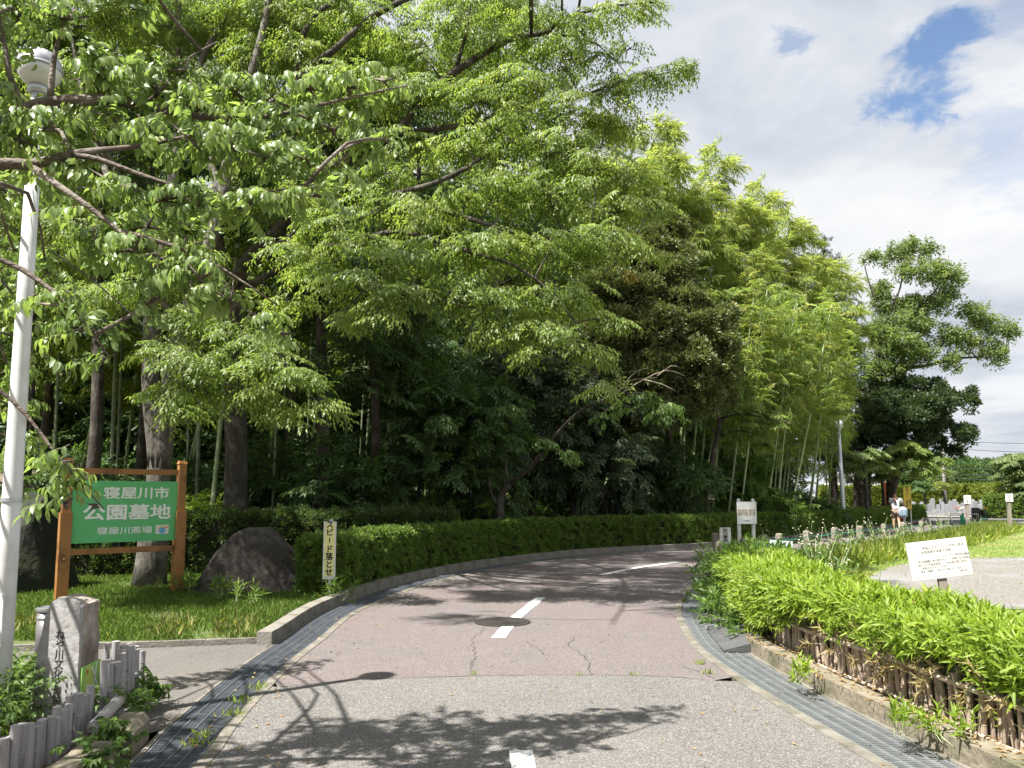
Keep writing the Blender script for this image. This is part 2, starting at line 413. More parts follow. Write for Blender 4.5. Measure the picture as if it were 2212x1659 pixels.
# ------------------------------------------------------------------ ground and roads
KL = [G(x, y) for x, y in ((180, 1740), (262, 1659), (345, 1580), (450, 1490), (530, 1430), (600, 1385), (720, 1312), (900, 1253), (1100, 1216), (1300, 1195), (1500, 1184))] + [G(1640, 1172), G(1821, 1153), G(1925, 1139), G(2010, 1124)]
KL = [V2(-2.0, -6), V2(-2.12, 2.0)] + KL[1:]
KLs = resample(catmull(KL, .2), .2)             # kerb side of the left gutter
RR = [V2(2.9, -6), V2(2.45, 2.2)] + [G(x, y) for x, y in ((1860, 1620), (1640, 1490), (1530, 1415), (1490, 1370), (1470, 1310), (1500, 1266), (1545, 1236))]
RRs = resample(catmull(RR, .2), .2)             # road side of the right gutter
RE = RR[-1:] + [V2(5.9, 17.2), V2(8.2, 19.9), V2(10.8, 22.6), V2(14.2, 26.5), V2(18.6, 32.0), V2(24, 38.5), V2(31, 44)]
REs = resample(catmull(RE, .3), .3)
def s_line(x, y):                               # distance behind the foot of the wooded bank
    pts = ((-40, 19), (-14, 19.5), (-3, 20.5), (2.5, 25.5), (9, 31), (15, 38.5), (24, 52), (40, 80), (80, 150))
    best = 1e9; sg = 1
    for (x0, y0), (x1, y1) in zip(pts, pts[1:]):
        dx, dy = x1-x0, y1-y0; t = max(0, min(1, ((x-x0)*dx+(y-y0)*dy)/(dx*dx+dy*dy)))
        ex, ey = x-x0-t*dx, y-y0-t*dy; d = math.hypot(ex, ey)
        if d < best: best = d; sg = 1 if dx*ey-dy*ex > 0 else -1
    return best*sg
def hill(x, y):
    s = s_line(x, y)
    if s < 0: return -0.09
    far = max(0.0, min(1.0, (52-y)/14)) if x > 8 else 1.0        # the bank ends before the cemetery
    steep = max(0.0, min(1.0, (x+8)/10))
    a = min(1, s/(12-7.5*steep)); a = a*a*(3-2*a)
    return -0.09 + far*(a*(2.2+.5*math.sin(x*.5)*steep) + .05*max(0, min(s, 40)-4)) + .12*a*math.sin(x*1.7)*math.cos(y*1.3)
def axis(a, b, n, far):
    v = list(np.linspace(a, b, n)); return [-far, -far*.4, a-40] + v + [b+40, far*.4, far]
gx, gy = axis(-34, 34, 100, 1500), [-1500, -400, -60] + list(np.linspace(-8, 64, 106)) + [90, 160, 500, 1500]
mb = MB(); vs = [(x, y, hill(x, y) if y > 0 else -.09) for y in gy for x in gx]; nx = len(gx)
mb.add(vs, [(j*nx+i, j*nx+i+1, (j+1)*nx+i+1, (j+1)*nx+i) for j in range(len(gy)-1) for i in range(nx-1)], 'bank_soil')
tag(mb.build('ground', smooth=True), kind='structure')

bnd = catmull([G(x, y) for x, y in ((600, 1484), (800, 1468), (1110, 1459), (1400, 1460), (1540, 1470))], .2)
Lroad = offset(KLs, .46)
iL = min(range(len(Lroad)), key=lambda i: (Lroad[i]-bnd[0]).length); iR = min(range(len(RRs)), key=lambda i: (RRs[i]-bnd[-1]).length)
sheet('red_road', bnd + RRs[iR+1:] + REs[1:] + list(reversed(Lroad[iL+1:])), 0.0, 'asphalt_red', kind='structure')
sheet('pale_road', [V2(-3, -40), V2(4, -40)] + RRs[:iR+1] + list(reversed(bnd)) + list(reversed(Lroad[:iL+1])), 0.0, 'asphalt_pale', kind='structure')
sheet('cemetery_drive', [V2(21, 37.3), V2(24.5, 39.6), V2(29, 36), V2(60, 30), V2(70, 46), V2(36, 53), V2(27, 55), V2(25, 50), V2(23, 44)], 0.004, 'asphalt_far', kind='structure')
sheet('footpath', [V2(-14, 5.2), V2(-2.6, 5.2)] + [p for p in offset(KLs, -.004) if 5.25 < p.y < 8.25] + [G(585, 1390), G(300, 1400), G(0, 1408), V2(-14, 8.25)], 0.0, 'asphalt_path', kind='structure')
sheet('gravel_yard', [G(x, y) for x, y in ((1850, 1262), (1920, 1226), (2010, 1208), (2212, 1203), (2600, 1205))] + [V2(22, 9), V2(9, 7.5), G(2212, 1318), G(2040, 1312), G(1900, 1290)], 0.012, 'gravel', kind='structure')
FIELD = offset(REs, .12)[3:] + [V2(33, 40), V2(60, 28), V2(60, 2), V2(8, 2), V2(4.6, 5), V2(4.2, 8), V2(4.3, 12), V2(5, 15)]
sheet('field', FIELD, 0.0, 'field_soil', kind='structure')
sheet('cemetery_ground', [V2(26, 58), V2(70, 49), V2(200, 70), V2(200, 190), V2(30, 190), V2(34, 90)], 0.0, 'gravel', kind='structure')
# raised lawn left of the road
LAWN = [G(585, 1388), G(300, 1398), G(0, 1406), V2(-14, 8.3), V2(-14, 19.6), V2(-3, 20.6), V2(2.5, 25.4), V2(8, 30)] + list(reversed([p for p in offset(KLs, -.16) if 8.4 < p.y < 29]))
sheet('lawn', LAWN, 0.05, 'lawn_soil', kind='structure')
mb = MB(); strip(mb, [G(x, y) for x, y in ((-600, 1412), (0, 1406), (300, 1398), (580, 1388))], -.03, .03, -.08, .058, 'concrete')
tag(mb.build('lawn_edging'), 'thin concrete edging strip between the lawn and the dark footpath', 'edging')
# left kerb
kp = [p for p in KLs if p.y > 8.35]
kq = resample(kp, .05)
for i in range(0, len(kq)-12, 12):
    seg = kq[i:i+13]; c = seg[6].copy(); seg = [q-c for q in seg]; seg[0] = seg[0]+(seg[1]-seg[0])*.08; seg[-1] = seg[-1]+(seg[-2]-seg[-1])*.08
    mb = MB(); strip(mb, seg, -.16+random.uniform(-.002, .002), -.002, -.1, .14+random.uniform(-.004, .003), 'concrete'); o = mb.build('kerb_stone'); o.location = c
    tag(o, 'first concrete kerb stone where the kerb begins at the footpath' if i == 0 else 'plain concrete kerb stone in the curved kerb before the clipped hedge', 'kerb stone', 'concrete kerb stones of the left kerb')
# gutters: concrete lips, dark channel, grating panels
mb = MB(); strip(mb, KLs[:-40], .0, .03, -.1, .002, 'lip_concrete'); strip(mb, KLs[:-40], .41, .49, -.1, .006, 'lip_concrete'); strip(mb, KLs[:-40], .03, .41, -.1, -.045, 'gutter_dark')  # shallow bottom coloured dark to give the shade of a deep pit
tag(mb.build('gutter_channel'), 'concrete gutter channel with dark bottom along the left kerb', 'gutter')
mb = MB(); strip(mb, RRs, -.07, .02, -.1, .006, 'lip_concrete'); strip(mb, RRs, .42, .46, -.1, .002, 'lip_concrete'); strip(mb, RRs, .02, .42, -.1, -.045, 'gutter_mud')
tag(mb.build('gutter_channel'), 'gutter channel with dry brown mud along the right kerb', 'gutter')
def grate(path, a, b, mat, label, group):
    mb = MB(); strip(mb, path, a, a+.012, -.03, .0, mat); strip(mb, path, b-.012, b, -.03, .0, mat)
    for k in range(1, 4):
        c = a+(b-a)*k/4; strip(mb, path, c-.005, c+.005, -.03, .003, mat)
    fine = resample(path, .032)
    A, B = offset(fine, a), offset(fine, b)
    for i, (p, q) in enumerate(zip(A, B)):
        t = (fine[min(i+1, len(fine)-1)]-fine[max(i-1, 0)]).normalized()*(.004 if 0 < i < len(fine)-1 else .008)
        for sgn in (0,):
            mb.add([(p-t)+Vector((0, 0, -.028)), (q-t)+Vector((0, 0, -.028)), (q+t)+Vector((0, 0, -.028)), (p+t)+Vector((0, 0, -.028)), (p-t)+Vector((0, 0, -.002)), (q-t)+Vector((0, 0, -.002)), (q+t)+Vector((0, 0, -.002)), (p+t)+Vector((0, 0, -.002))],
                   [(3, 2, 1, 0), (4, 5, 6, 7), (0, 1, 5, 4), (1, 2, 6, 5), (2, 3, 7, 6), (3, 0, 4, 7)], mat)
    o = mb.build('drain_grate'); c = path[len(path)//2]
    o.data.transform(Matrix.Translation(-c)); o.location = c
    return tag(o, label, 'drain grate', group)
i = 0
gl = [p for p in KLs if 3.2 < p.y < 26 and p.x < 8]
while i+5 < len(gl):
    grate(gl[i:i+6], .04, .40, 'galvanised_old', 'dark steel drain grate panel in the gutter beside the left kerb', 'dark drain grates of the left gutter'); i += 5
i = 0; gr = [p for p in RRs if p.y > 2.6]
while i+5 < len(gr):
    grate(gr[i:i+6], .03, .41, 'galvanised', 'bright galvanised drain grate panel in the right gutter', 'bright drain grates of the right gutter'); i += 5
# right kerb (old, mossy), runs under the bamboo grass
kr = [p for p in offset(RRs, .5) if p.y < 8.3]
mb = MB(); strip(mb, kr, -.04, .12, -.1, .13, 'old_concrete')
tag(mb.build('kerb'), 'old stained concrete kerb under the split bamboo fence', 'kerb')
soil_r = offset(kr, .12) + [p for p in offset(RRs, .62) if p.y > 8.4]
sheet('planting_bed', soil_r + [V2(5.2, 15.2), V2(4.7, 12), V2(4.6, 8), V2(5.2, 4), V2(6, -5)], .10, 'planter_soil', kind='structure')

# road markings, painted 4 mm above the road
def dash(px, wdt, label):
    pts = catmull([G(*p) for p in px], .2); A, B = offset(pts, -wdt/2), offset(pts, wdt/2)
    bm = bmesh.new(); n = len(A)
    for k in range(n):
        for q in (A[k], B[k]): bm.verts.new((q.x+random.uniform(-.006, .006), q.y+random.uniform(-.006, .006), .0045))
    bm.verts.ensure_lookup_table()
    for k in range(n-1): bm.faces.new([bm.verts[j] for j in (2*k, 2*k+1, 2*k+3, 2*k+2)])
    me = bpy.data.meshes.new('lane_dash'); bm.normal_update(); bm.to_mesh(me); bm.free(); me.materials.append(MATS['white_paint'])
    o = bpy.data.objects.new('lane_dash', me); COL.objects.link(o); tag(o, label, 'road marking', 'white centre line dashes', 'structure')
dash([(1136, 1700), (1126, 1622)], .15, 'short white painted dash at the bottom of the pale asphalt')
dash([(1076, 1378), (1098, 1352)], .15, 'white painted dash in front of the manhole cover')
dash([(1112, 1336), (1168, 1291)], .15, 'white painted dash just beyond the manhole cover')
dash([(1298, 1242), (1380, 1226), (1466, 1214)], .15, 'farthest white painted dash on the bend of the road')
# manhole cover
mc = G(1085, 1344); t_ = empty('manhole_cover', (mc.x, mc.y, 0), 0, 'round rusty iron manhole cover interrupting the white centre line', 'manhole cover')
mb = MB(); mb.lathe([(.355, .004), (.355, .010), (.325, .012)], 'iron_cover', n=40); mb.build('rim', t_)
mb = MB(); mb.lathe([(.318, .006), (.318, .0105), (.0, .0115)], 'iron_cover', n=40)
for k in range(6):
    rr = .05+.045*k; mb.lathe([(rr, .011), (rr, .0155), (rr+.02, .0155), (rr+.02, .011)], 'iron_cover', n=40)
mb.build('lid', t_)
# cracks: thin dark wandering strips
def crack(px, label):
    pts = catmull([G(*p) for p in px], .06); mb = MB()
    for p in pts: p.x += random.uniform(-.025, .025)
    A = offset(pts, -.004); B = offset(pts, .004); vs = []
    for k, (p, q) in enumerate(zip(A, B)):
        m = (p+q)/2; j = random.uniform(.4, 1.4); vs += [m+(p-m)*j, m+(q-m)*j]
    mb.add([(v.x, v.y, .0022) for v in vs], [(2*k, 2*k+1, 2*k+3, 2*k+2) for k in range(len(pts)-1)], 'gutter_dark')
    tag(mb.build('road_crack'), label, 'crack', 'cracks in the red asphalt', 'structure')
crack([(1050, 1355), (1020, 1385), (1027, 1410), (1018, 1440), (1025, 1459)], 'long crack below the manhole cover')
crack([(1245, 1375), (1230, 1395), (1270, 1425), (1275, 1445), (1283, 1459)], 'crack right of the centre line')
crack([(1140, 1385), (1165, 1405), (1185, 1418)], 'short crack between the two long ones')
crack([(605, 1484), (800, 1468), (1110, 1459), (1400, 1460), (1535, 1470)], 'joint between the pale and the red asphalt')
crack([(650, 1395), (620, 1420), (600, 1450)], 'crack at the left edge of the red asphalt')
crack([(1480, 1440), (1510, 1452), (1540, 1466)], 'crack at the right edge of the red asphalt')

# kerb ramps beside the right gutter
def ramp_wedge(px0, px1, w_, mat, label, ribs):
    a, b = G(*px0), G(*px1); d = (b-a); L = d.length; d.normalize(); n_ = Vector((d.y, -d.x, 0))
    t0 = empty('kerb_ramp', a, math.atan2(d.y, d.x), label, 'kerb ramp', 'rubber kerb ramps')
    mb = MB(); W = w_
    mb.add([(0, 0, .006), (L, 0, .006), (L, -W, .006), (0, -W, .006), (0, 0, .02), (L, 0, .02), (L, -W, .13), (0, -W, .13)],
           [(0, 1, 2, 3), (4, 7, 6, 5), (0, 4, 5, 1), (1, 5, 6, 2), (2, 6, 7, 3), (3, 7, 4, 0)], mat)
    mb.build('wedge', t0)
    if ribs:
        mb = MB()
        for k in range(6):
            x = L*(k+.5)/6
            for j in range(4):
                y = -W*(j+.5)/4; mb.box((x, y, .024+.11*(j+.5)/4), (L/6*.7, W/4*.55, .012), mat)
        mb.build('tread', t0)
ramp_wedge((1563, 1409), (1528, 1367), .42, 'rubber', 'smooth dark kerb ramp next to the bamboo grass', False)
ramp_wedge((1526, 1362), (1511, 1338), .40, 'rubber_grey', 'middle kerb ramp with rows of square studs', True)
ramp_wedge((1512, 1333), (1513, 1312), .35, 'rubber_grey', 'small grey kerb ramp farthest along the right gutter', True)

# ------------------------------------------------------------------ large green sign
a = G(130, 1308); b = G(381, 1288)
ax = Vector((b.x-a.x, b.y-a.y, 0)); SW = ax.length; rz = math.atan2(ax.y, ax.x)
gs = empty('park_sign', ((a.x+b.x)/2, (a.y+b.y)/2, .05), rz, 'big green sign board in a brown timber frame with white Japanese lettering', 'sign')
SH = ppm(a.y)*300
for sx in (-1, 1):
    mb = MB(); x = sx*SW/2
    mb.box((x, 0, .36*SH-.15), (.15, .17, .72*SH*1.0-.36*SH+.32*SH), 'brown_paint')
    mb.build('post', gs)
    mb = MB(); mb.box((x, 0, .37*SH+.30*SH), (.112, .115, SH*.66), 'brown_paint'); mb.box((x, 0, SH+.01), (.135, .14, .05), 'brown_cap', taper=.75); mb.build('upper_post', gs)
    mb = MB(); mb.add([(x-.076, -.086, .36*SH-.15+.34*SH), (x+.076, -.086, .36*SH-.15+.34*SH), (x+.076, .086, .36*SH-.15+.34*SH), (x-.076, .086, .36*SH-.15+.34*SH),
                       (x-.056, -.058, .40*SH), (x+.056, -.058, .40*SH), (x+.056, .058, .40*SH), (x-.056, .058, .40*SH)], [(0, 1, 5, 4), (1, 2, 6, 5), (2, 3, 7, 6), (3, 0, 4, 7)], 'brown_cap')
    o = mb.build('post_collar', gs); o.location.z = -.0
    mb = MB(); mb.lathe([(.016, 0), (.012, .01), (0, .012)], 'brown_cap', n=8, rot=Matrix.Rotation(math.pi/2, 3, 'X')); o = mb.build('bolt', gs); o.location = (x, -.085, .30*SH)
zt, zb = .925*SH, .345*SH
mb = MB(); mb.box((0, 0, zt), (SW-.115, .06, .085), 'brown_paint'); mb.build('top_rail', gs)
mb = MB(); mb.box((0, 0, zb), (SW-.15, .06, .085), 'brown_paint'); mb.build('bottom_rail', gs)
BW, b0, b1 = SW-.13, .405*SH, .855*SH
mb = MB(); mb.box((0, -.02, (b0+b1)/2), (BW, .03, b1-b0), 'sign_green'); bd = mb.build('board', gs)
BH = b1-b0
text('lettering', '寝屋川市', .205*BH, 'letter_white', gs, (.10*BW, -.037, b0+.79*BH), bold=.024, sx=1.26)
text('lettering', '公園墓地', .265*BH, 'letter_white', gs, (.02*BW, -.037, b0+.47*BH), bold=.030, sx=1.28)
text('lettering', '寝屋川斎場', .125*BH, 'letter_white', gs, (.0*BW, -.037, b0+.18*BH), bold=.012, sx=1.35)
mb = MB(); mb.box((.36*BW, -.038, b0+.19*BH), (.13*BW, .004, .15*BH), 'white_sheet'); em = mb.build('emblem', gs)
mb = MB(); cx, cz = .36*BW, b0+.19*BH; s_ = .035*BW
mb.lathe([(s_*1.05, 0), (0, .001)], 'sand_print', c=(cx, -.041, cz+.25*s_), n=16, rot=Matrix.Rotation(math.pi/2, 3, 'X'))
mb.lathe([(s_*.95, 0), (0, .001)], 'blue_print', c=(cx, -.0425, cz-.3*s_), n=16, rot=Matrix.Rotation(math.pi/2, 3, 'X'))
mb.lathe([(s_*.3, 0), (0, .001)], 'red_print', c=(cx+1.3*s_, -.041, cz+.6*s_), n=10, rot=Matrix.Rotation(math.pi/2, 3, 'X'))
mb.build('emblem_print', em)

# ------------------------------------------------------------------ small signs
def post_sign(name, base, rz, label, w_, h_, zc, post_r, post_h, board, post, square=False, tilt=0, back=.02, zoff=0, cap=None):
    t0 = empty(name, (base.x, base.y, zoff), rz, label, 'sign'); t0.rotation_euler = (0, tilt, rz)
    mb = MB()
    if square: mb.box((0, .0, post_h/2-.15), (post_r*2, post_r*2, post_h+.3), post)
    else: mb.tube([(0, 0, -.3), (0, 0, post_h)], post_r, post, n=12)
    if cap: mb.lathe([(post_r*1.15, post_h-.02), (post_r*1.15, post_h+.012), (0, post_h+.02)], cap, n=12)
    mb.build('post', t0)
    if board:
        mb = MB(); mb.box((0, -post_r-back, zc), (w_, .016, h_), board); mb.build('board', t0)
    return t0, -post_r-back-.0095
b = G(711, 1297); s_ = ppm(b.y)
sp, fy = post_sign('speed_sign', b, R(-4), 'narrow yellow and white sign with vertical black Japanese writing before the hedge', 27*s_, 121*s_, 101*s_, .022, 164*s_, 'white_sheet', 'post_white', cap='lamp_metal', zoff=.03)
mb = MB(); mb.box((0, fy-.001, 102*s_), (21*s_, .004, 110*s_), 'sign_cream'); mb.build('face_panel', sp)
text('lettering', '\n'.join('スピ'), .118, 'letter_black', sp, (0, fy-.004, 102*s_+.315), bold=.035, line=.98)
mb = MB(); mb.box((0, fy-.004, 102*s_+.145), (.017, .003, .07), 'letter_black'); mb.build('long_vowel_bar', sp)
text('lettering', '\n'.join('ド落とせ'), .118, 'letter_black', sp, (0, fy-.004, 102*s_-.165), bold=.035, line=.98)

b = V2(*(P(1565, 1180, 14.6).xy)); s_ = ppm(14.6)*.985
ex, fy = post_sign('exit_sign', b, R(6), 'small weathered white sign reading exit only in four black characters on a white post', 25*s_, 34*s_, 1.58-(1156-1070)*s_, .032, 1.58-(1140-1070)*s_, 'white_dirty', 'post_white')
text('lettering', '\n'.join('出口専用'), 7.4*s_, 'letter_black', ex, (0, fy-.002, 1.58-(1156-1070)*s_), bold=.03, sx=1.5, line=1.02)
mb = MB(); mb.box((-.14, .06, .42), (.10, .10, .9), 'wood_grey'); mb.build('wooden_post', ex)

Yp = 16.2; s_ = ppm(Yp); c = P(1612, 1105, Yp)
pk = empty('parking_sign', (c.x, c.y, 0), R(3), 'square white sign on two white posts with five pale tan characters', 'sign')
for sx in (-1, 1):
    mb = MB(); mb.tube([(sx*15.5*s_, .03, -.2), (sx*15.5*s_, .03, 1.58-(1079-1070)*s_)], .038, 'post_white', n=14); po = mb.build('post', pk)
    mb = MB(); mb.lathe([(.041, 1.58-14*s_), (.041, 1.58-9*s_), (.02, 1.58-7*s_), (0, 1.58-7*s_)], 'lamp_metal', c=(sx*15.5*s_, .03, 0), n=14); mb.build('post_cap', po)
mb = MB(); mb.box((0, -.025, 1.58-(1107-1070)*s_), (42*s_, .02, 47*s_), 'white_sunlit'); mb.build('board', pk)
text('lettering', '臨時駐車場', 8.0*s_, 'letter_tan', pk, (0, -.037, 1.58-(1107-1070)*s_), bold=.006, sx=.96, sy=2.0)
text('lettering', '公園墓地', 3.6*s_, 'letter_grey', pk, (0, -.037, 1.58-(1124-1070)*s_), bold=.02, sx=1.05)

Ye = 12.6; s_ = ppm(Ye); c = P(1687, 1195, Ye)
lo = empty('low_exit_sign', (c.x, c.y, 0), R(-14), 'pale blue sign half sunk in the bamboo grass with a bold black character', 'sign')
zc = 1.58-(1189-1070)*s_
mb = MB(); mb.box((0, 0, zc), (46*s_, .02, 46*s_), 'pale_blue_sheet', rot=Matrix.Rotation(R(3), 3, 'Y')); mb.build('board', lo)
text('lettering', '出\n口', 22*s_, 'letter_black', lo, (0, -.012, zc-2*s_), rot=(math.pi/2, R(3), 0), bold=.05, sx=1.0)
for sx in (-1, 1):
    mb = MB(); mb.box((sx*16*s_, .03, zc/2-.05), (.035, .035, zc+.1), 'wood_stake'); mb.build('stake', lo)

Yn = 7.3; s_ = ppm(Yn); c = P(2054, 1290, Yn); cb = P(2040, 1208, Yn)
nb = empty('notice_board', (c.x+.055, c.y, 0), R(-7), 'tilted white notice with many faded grey lines on a wooden stake behind the bamboo grass', 'sign')
nb.rotation_euler = (R(-3), R(-7.5), R(-8))
zc = (1.58-(1207-1070)*s_)+.02
mb = MB(); mb.box((0, 0, .28), (17*s_, .04, 1.06), 'wood_grey'); mb.build('stake', nb)
mb = MB(); mb.box((0, -.032, zc), (122*s_, .012, 79*s_), 'white_sheet'); nbb = mb.build('board', nb)
mb = MB(); mb.box((0, -.0395, zc), (113*s_, .002, 71*s_), 'white_dirty'); mb.build('paper', nbb)
def nt_(body, x, z, sz): text('lettering', body, sz*s_, 'letter_faded', nb, (x*s_, -.042, zc+z*s_), rot=(math.pi/2, 0, 0), bold=.006, align='LEFT', depth=.0006)
nt_('新型コロナウイルス対応に係る', -30, 25, 6.1); nt_('お花見等の自粛のお願い', -34, 16.5, 6.1)
nt_('について、市内の公園等に', 6, 5, 5.2); nt_('おける集団、大人数でのシートを敷くなどの宴会', -44, -2.5, 4.9); nt_('等について当分の間、      をお願い致します。', -44, -10, 4.9)
nt_('新型コロナウイルスの', -38, -16.5, 4.9); nt_('様のご理解とご協力をお願い致します。', -42, -23.5, 4.9)
mb = MB(); mb.box((8*s_, -.0412, zc-23.5*s_), (52*s_, .001, 9*s_), 'print_grey'); mb.build('grey_band', nbb)
nt_('寝屋川市', 36, -29, 3.6)

# entrance signs far right
for (px, ptop, Yd, w_, h_, lab, pz) in ((2088, 1079, 40, 14, 18, 'white sign with two black characters on a wooden post by the green net', 1.9),
                                        (2178, 1075, 34, 15, 17, 'white sign with black characters on a tall weathered post right of the lawn', 2.1)):
    c = P(px, ptop, Yd); s_ = ppm(Yd)
    t0, fy = post_sign('entrance_sign', c, R(-8), lab, w_*s_, h_*s_, c.z-.0, .065, c.z-.1, 'white_sheet', 'wood_grey', square=True)
    text('lettering', '入\n口', 5.6*s_, 'letter_black', t0, (0, fy-.003, c.z+2.4*s_), bold=.012)
    text('lettering', '専\n用', 2.2*s_, 'letter_black', t0, (0, fy-.003, c.z-5.6*s_), bold=.0)
    t0['group'] = 'entrance signs on wooden posts'
# yellow banner sign beyond the hedge
Yb = 41; s_ = ppm(Yb); c = P(1960, 1076, Yb)
yb = empty('warning_banner', (c.x, c.y, 0), R(4), 'tall yellow banner sign with black handwriting beyond the end of the hedge', 'banner')
mb = MB(); mb.box((0, 0, c.z), (17*s_, .03, 46*s_), 'sign_yellow'); mb.build('panel', yb)
text('lettering', '\n'.join('危ない!'), 5.4*s_, 'letter_black', yb, (0, -.02, c.z+13*s_), bold=.02)
text('lettering', '\n'.join('出会い'), 5*s_, 'letter_black', yb, (5*s_, -.02, c.z-10*s_), bold=.02)
text('lettering', '\n'.join('事故多'), 5*s_, 'letter_black', yb, (-1.5*s_, -.02, c.z-13*s_), bold=.02)
for sx in (-1, 1):
    mb = MB(); mb.tube([(sx*7*s_, .04, -.1), (sx*7*s_, .04, c.z+21*s_)], .03, 'post_white', n=8); mb.build('post', yb)

# ------------------------------------------------------------------ lamps
def lamp(base, top_px, Y, r_pole, r_globe, label, near):
    top = P(*top_px, Y); H = top.z-base.z
    t0 = empty('street_lamp', base, 0, label, 'street lamp', 'globe park lamps')
    lean = (top-base)
    mb = MB(); mb.tube([(0, 0, -.2), lean*.3, lean*.6, lean-lean.normalized()*r_globe*.9], [r_pole, r_pole*.95, r_pole*.82, r_pole*.66], 'pole_white' if near else 'pole_steel', n=20)
    mb.lathe([(r_pole*1.9, 0), (r_pole*1.9, .03), (r_pole*1.1, .05)], 'lamp_metal', n=20)
    po = mb.build('pole', t0, smooth=True)
    mb = MB(); mb.box((0, -r_pole*.93, .75), (r_pole*.9, .02, .34), 'pole_white' if near else 'pole_steel'); mb.build('hatch', po)
    if near:
        for z in (1.55, 2.9):
            mb = MB(); q = lean*(z/H); mb.lathe([(r_pole*1.06, -.012), (r_pole*1.06, .012)], 'lamp_metal', c=q, n=20); mb.build('band', po)
    prof = [(r_globe*math.cos(a), r_globe*math.sin(a)) for a in [R(k) for k in range(8, 91, 9)]] + [(0, r_globe)]
    mb = MB(); mb.lathe([(r_globe*.99, .0)]+prof, 'lamp_dome', c=lean, n=28); mb.build('dome', t0, smooth=True)
    prof = [(r_globe*.97*math.cos(a), r_globe*.97*math.sin(a)) for a in [R(k) for k in range(-68, 1, 8)]]
    mb = MB(); mb.lathe(prof, 'lamp_glass', c=lean, n=28); mb.build('globe', t0, smooth=True)
    mb = MB(); mb.lathe([(r_globe*1.01, -.008), (r_globe*1.03, 0), (r_globe*1.01, .012)], 'lamp_metal', c=lean, n=28); mb.build('ring', t0, smooth=True)
    mb = MB(); mb.lathe([(r_pole*.7, -r_globe*1.25), (r_pole*1.15, -r_globe*1.2), (r_globe*.42, -r_globe*.88), (r_globe*.3, -r_globe*.8)], 'lamp_metal', c=lean, n=18); mb.build('neck', t0, smooth=True)
b = P(-6, 1570, 5.3)
lamp(Vector((b.x, b.y, 0)), (86, 150), b.y, .064, .15, 'tall white pole lamp with a mottled grey dome among the leaves at the left', True)
b = P(1823, 1120, 33.5); lamp(Vector((b.x, 33.5, 0)), (1811, 917), 33.5, .1, .215, 'slim steel pole lamp with a half clear globe behind the hedge', False)

# ------------------------------------------------------------------ rocks
def rock(name, label, c, prof, depth, mat, seed, sub=5):
    """boulder: a squashed, faceted body whose skyline follows prof [(x, z)...] in metres"""
    rs = np.random.default_rng(seed); bm = bmesh.new(); bmesh.ops.create_icosphere(bm, subdivisions=sub, radius=1)
    xs = [p[0] for p in prof]; zs = [p[1] for p in prof]; x0, x1 = min(xs), max(xs); cxm = (x0+x1)/2; hw = (x1-x0)/2
    planes = [(Vector(rs.normal(size=3)).normalized(), rs.uniform(.72, .95)) for _ in range(16)]
    from mathutils import noise as mn
    for v in bm.verts:
        p = v.co.copy()
        for n_, d_ in planes:
            e = p.dot(n_)-d_
            if e > 0: p -= n_*e*.85
        p *= 1+.05*mn.noise(p*2.2+Vector((seed, 0, 0)))+.02*mn.noise(p*7)
        x = cxm+p.x*hw*1.42; top = np.interp(x, xs, zs); y = p.y*depth
        z = p.z*top*1.12 if p.z > 0 else p.z*.3
        v.co = Vector((x*(1 if p.z < .2 else 1), y, z))
    me = bpy.data.meshes.new(name); bm.to_mesh(me); bm.free(); me.materials.append(MATS[mat])
    o = bpy.data.objects.new(name, me); COL.objects.link(o); o.location = c; return tag(o, label, 'boulder')
c = G(537, 1292); s_ = ppm(c.y+.3)
rock('boulder', 'large dark brown pointed boulder on the lawn beside the green sign', Vector((c.x, c.y+.55, .02)),
     [(x*s_, z*s_) for x, z in ((-124, 20), (-118, 55), (-95, 95), (-50, 128), (-25, 137), (12, 136), (30, 126), (75, 85), (100, 60), (118, 30), (124, 5))], .62, 'rock', 3)
c = P(40, 1270, 12.4); s_ = ppm(12.4)
rock('boulder', 'mossy boulder in deep shade behind the lamp pole', Vector((c.x, 12.6, .02)), [(x*s_, z*s_) for x, z in ((-90, 10), (-80, 90), (-20, 190), (30, 195), (55, 120), (70, 60), (85, 5))], .75, 'lichen_rock', 9)

# ------------------------------------------------------------------ stone pillar, fence and planter at lower left
c = G(140, 1568); Ypl = c.y; s_ = ppm(Ypl)
pil = empty('stone_pillar', (c.x, c.y, .0), R(-6), 'grey granite pillar carved with vertical Japanese writing behind the bamboo fence', 'stone pillar')
outl = [(-.175, 0), (-.175, .25), (-.165, .42), (-.16, .55), (-.135, .63), (-.13, .74), (-.085, .84), (-.03, .885), (.05, .875), (.11, .85), (.135, .82), (.14, .6), (.145, .3), (.15, 0)]
mb = MB(); D0, D1 = -.10, .13; n = len(outl)
fine = []
for (x0, z0), (x1, z1) in zip(outl, outl[1:]):
    for k in range(3): fine.append((x0+(x1-x0)*k/3+random.uniform(-.004, .004), z0+(z1-z0)*k/3))
fine.append(outl[-1]); n = len(fine)
mb.add([(x, D0, z) for x, z in fine], [tuple(range(n))[::-1]], 'granite')
layers = [(D0, 1.0), (D0+.02, 1.04), (0, 1.06), (D1-.03, 1.02), (D1, .9)]
vs = []
for (y, k) in layers:
    for i, (x, z) in enumerate(fine):
        j = 0 if y == D0 else random.uniform(-.008, .008); vs.append((x*k+j, y, z*(1 if k > 1 else .985)+j*.5))
for L_ in range(len(layers)-1):
    mb.add(vs[L_*n:(L_+2)*n], [(i, i+n, i+n+1, i+1)[::-1] for i in range(n-1)], 'granite' if L_ == 0 else 'granite_rough')
mb.add(vs[-n:], [tuple(range(n))], 'granite_rough')
mb.build('stone', pil)
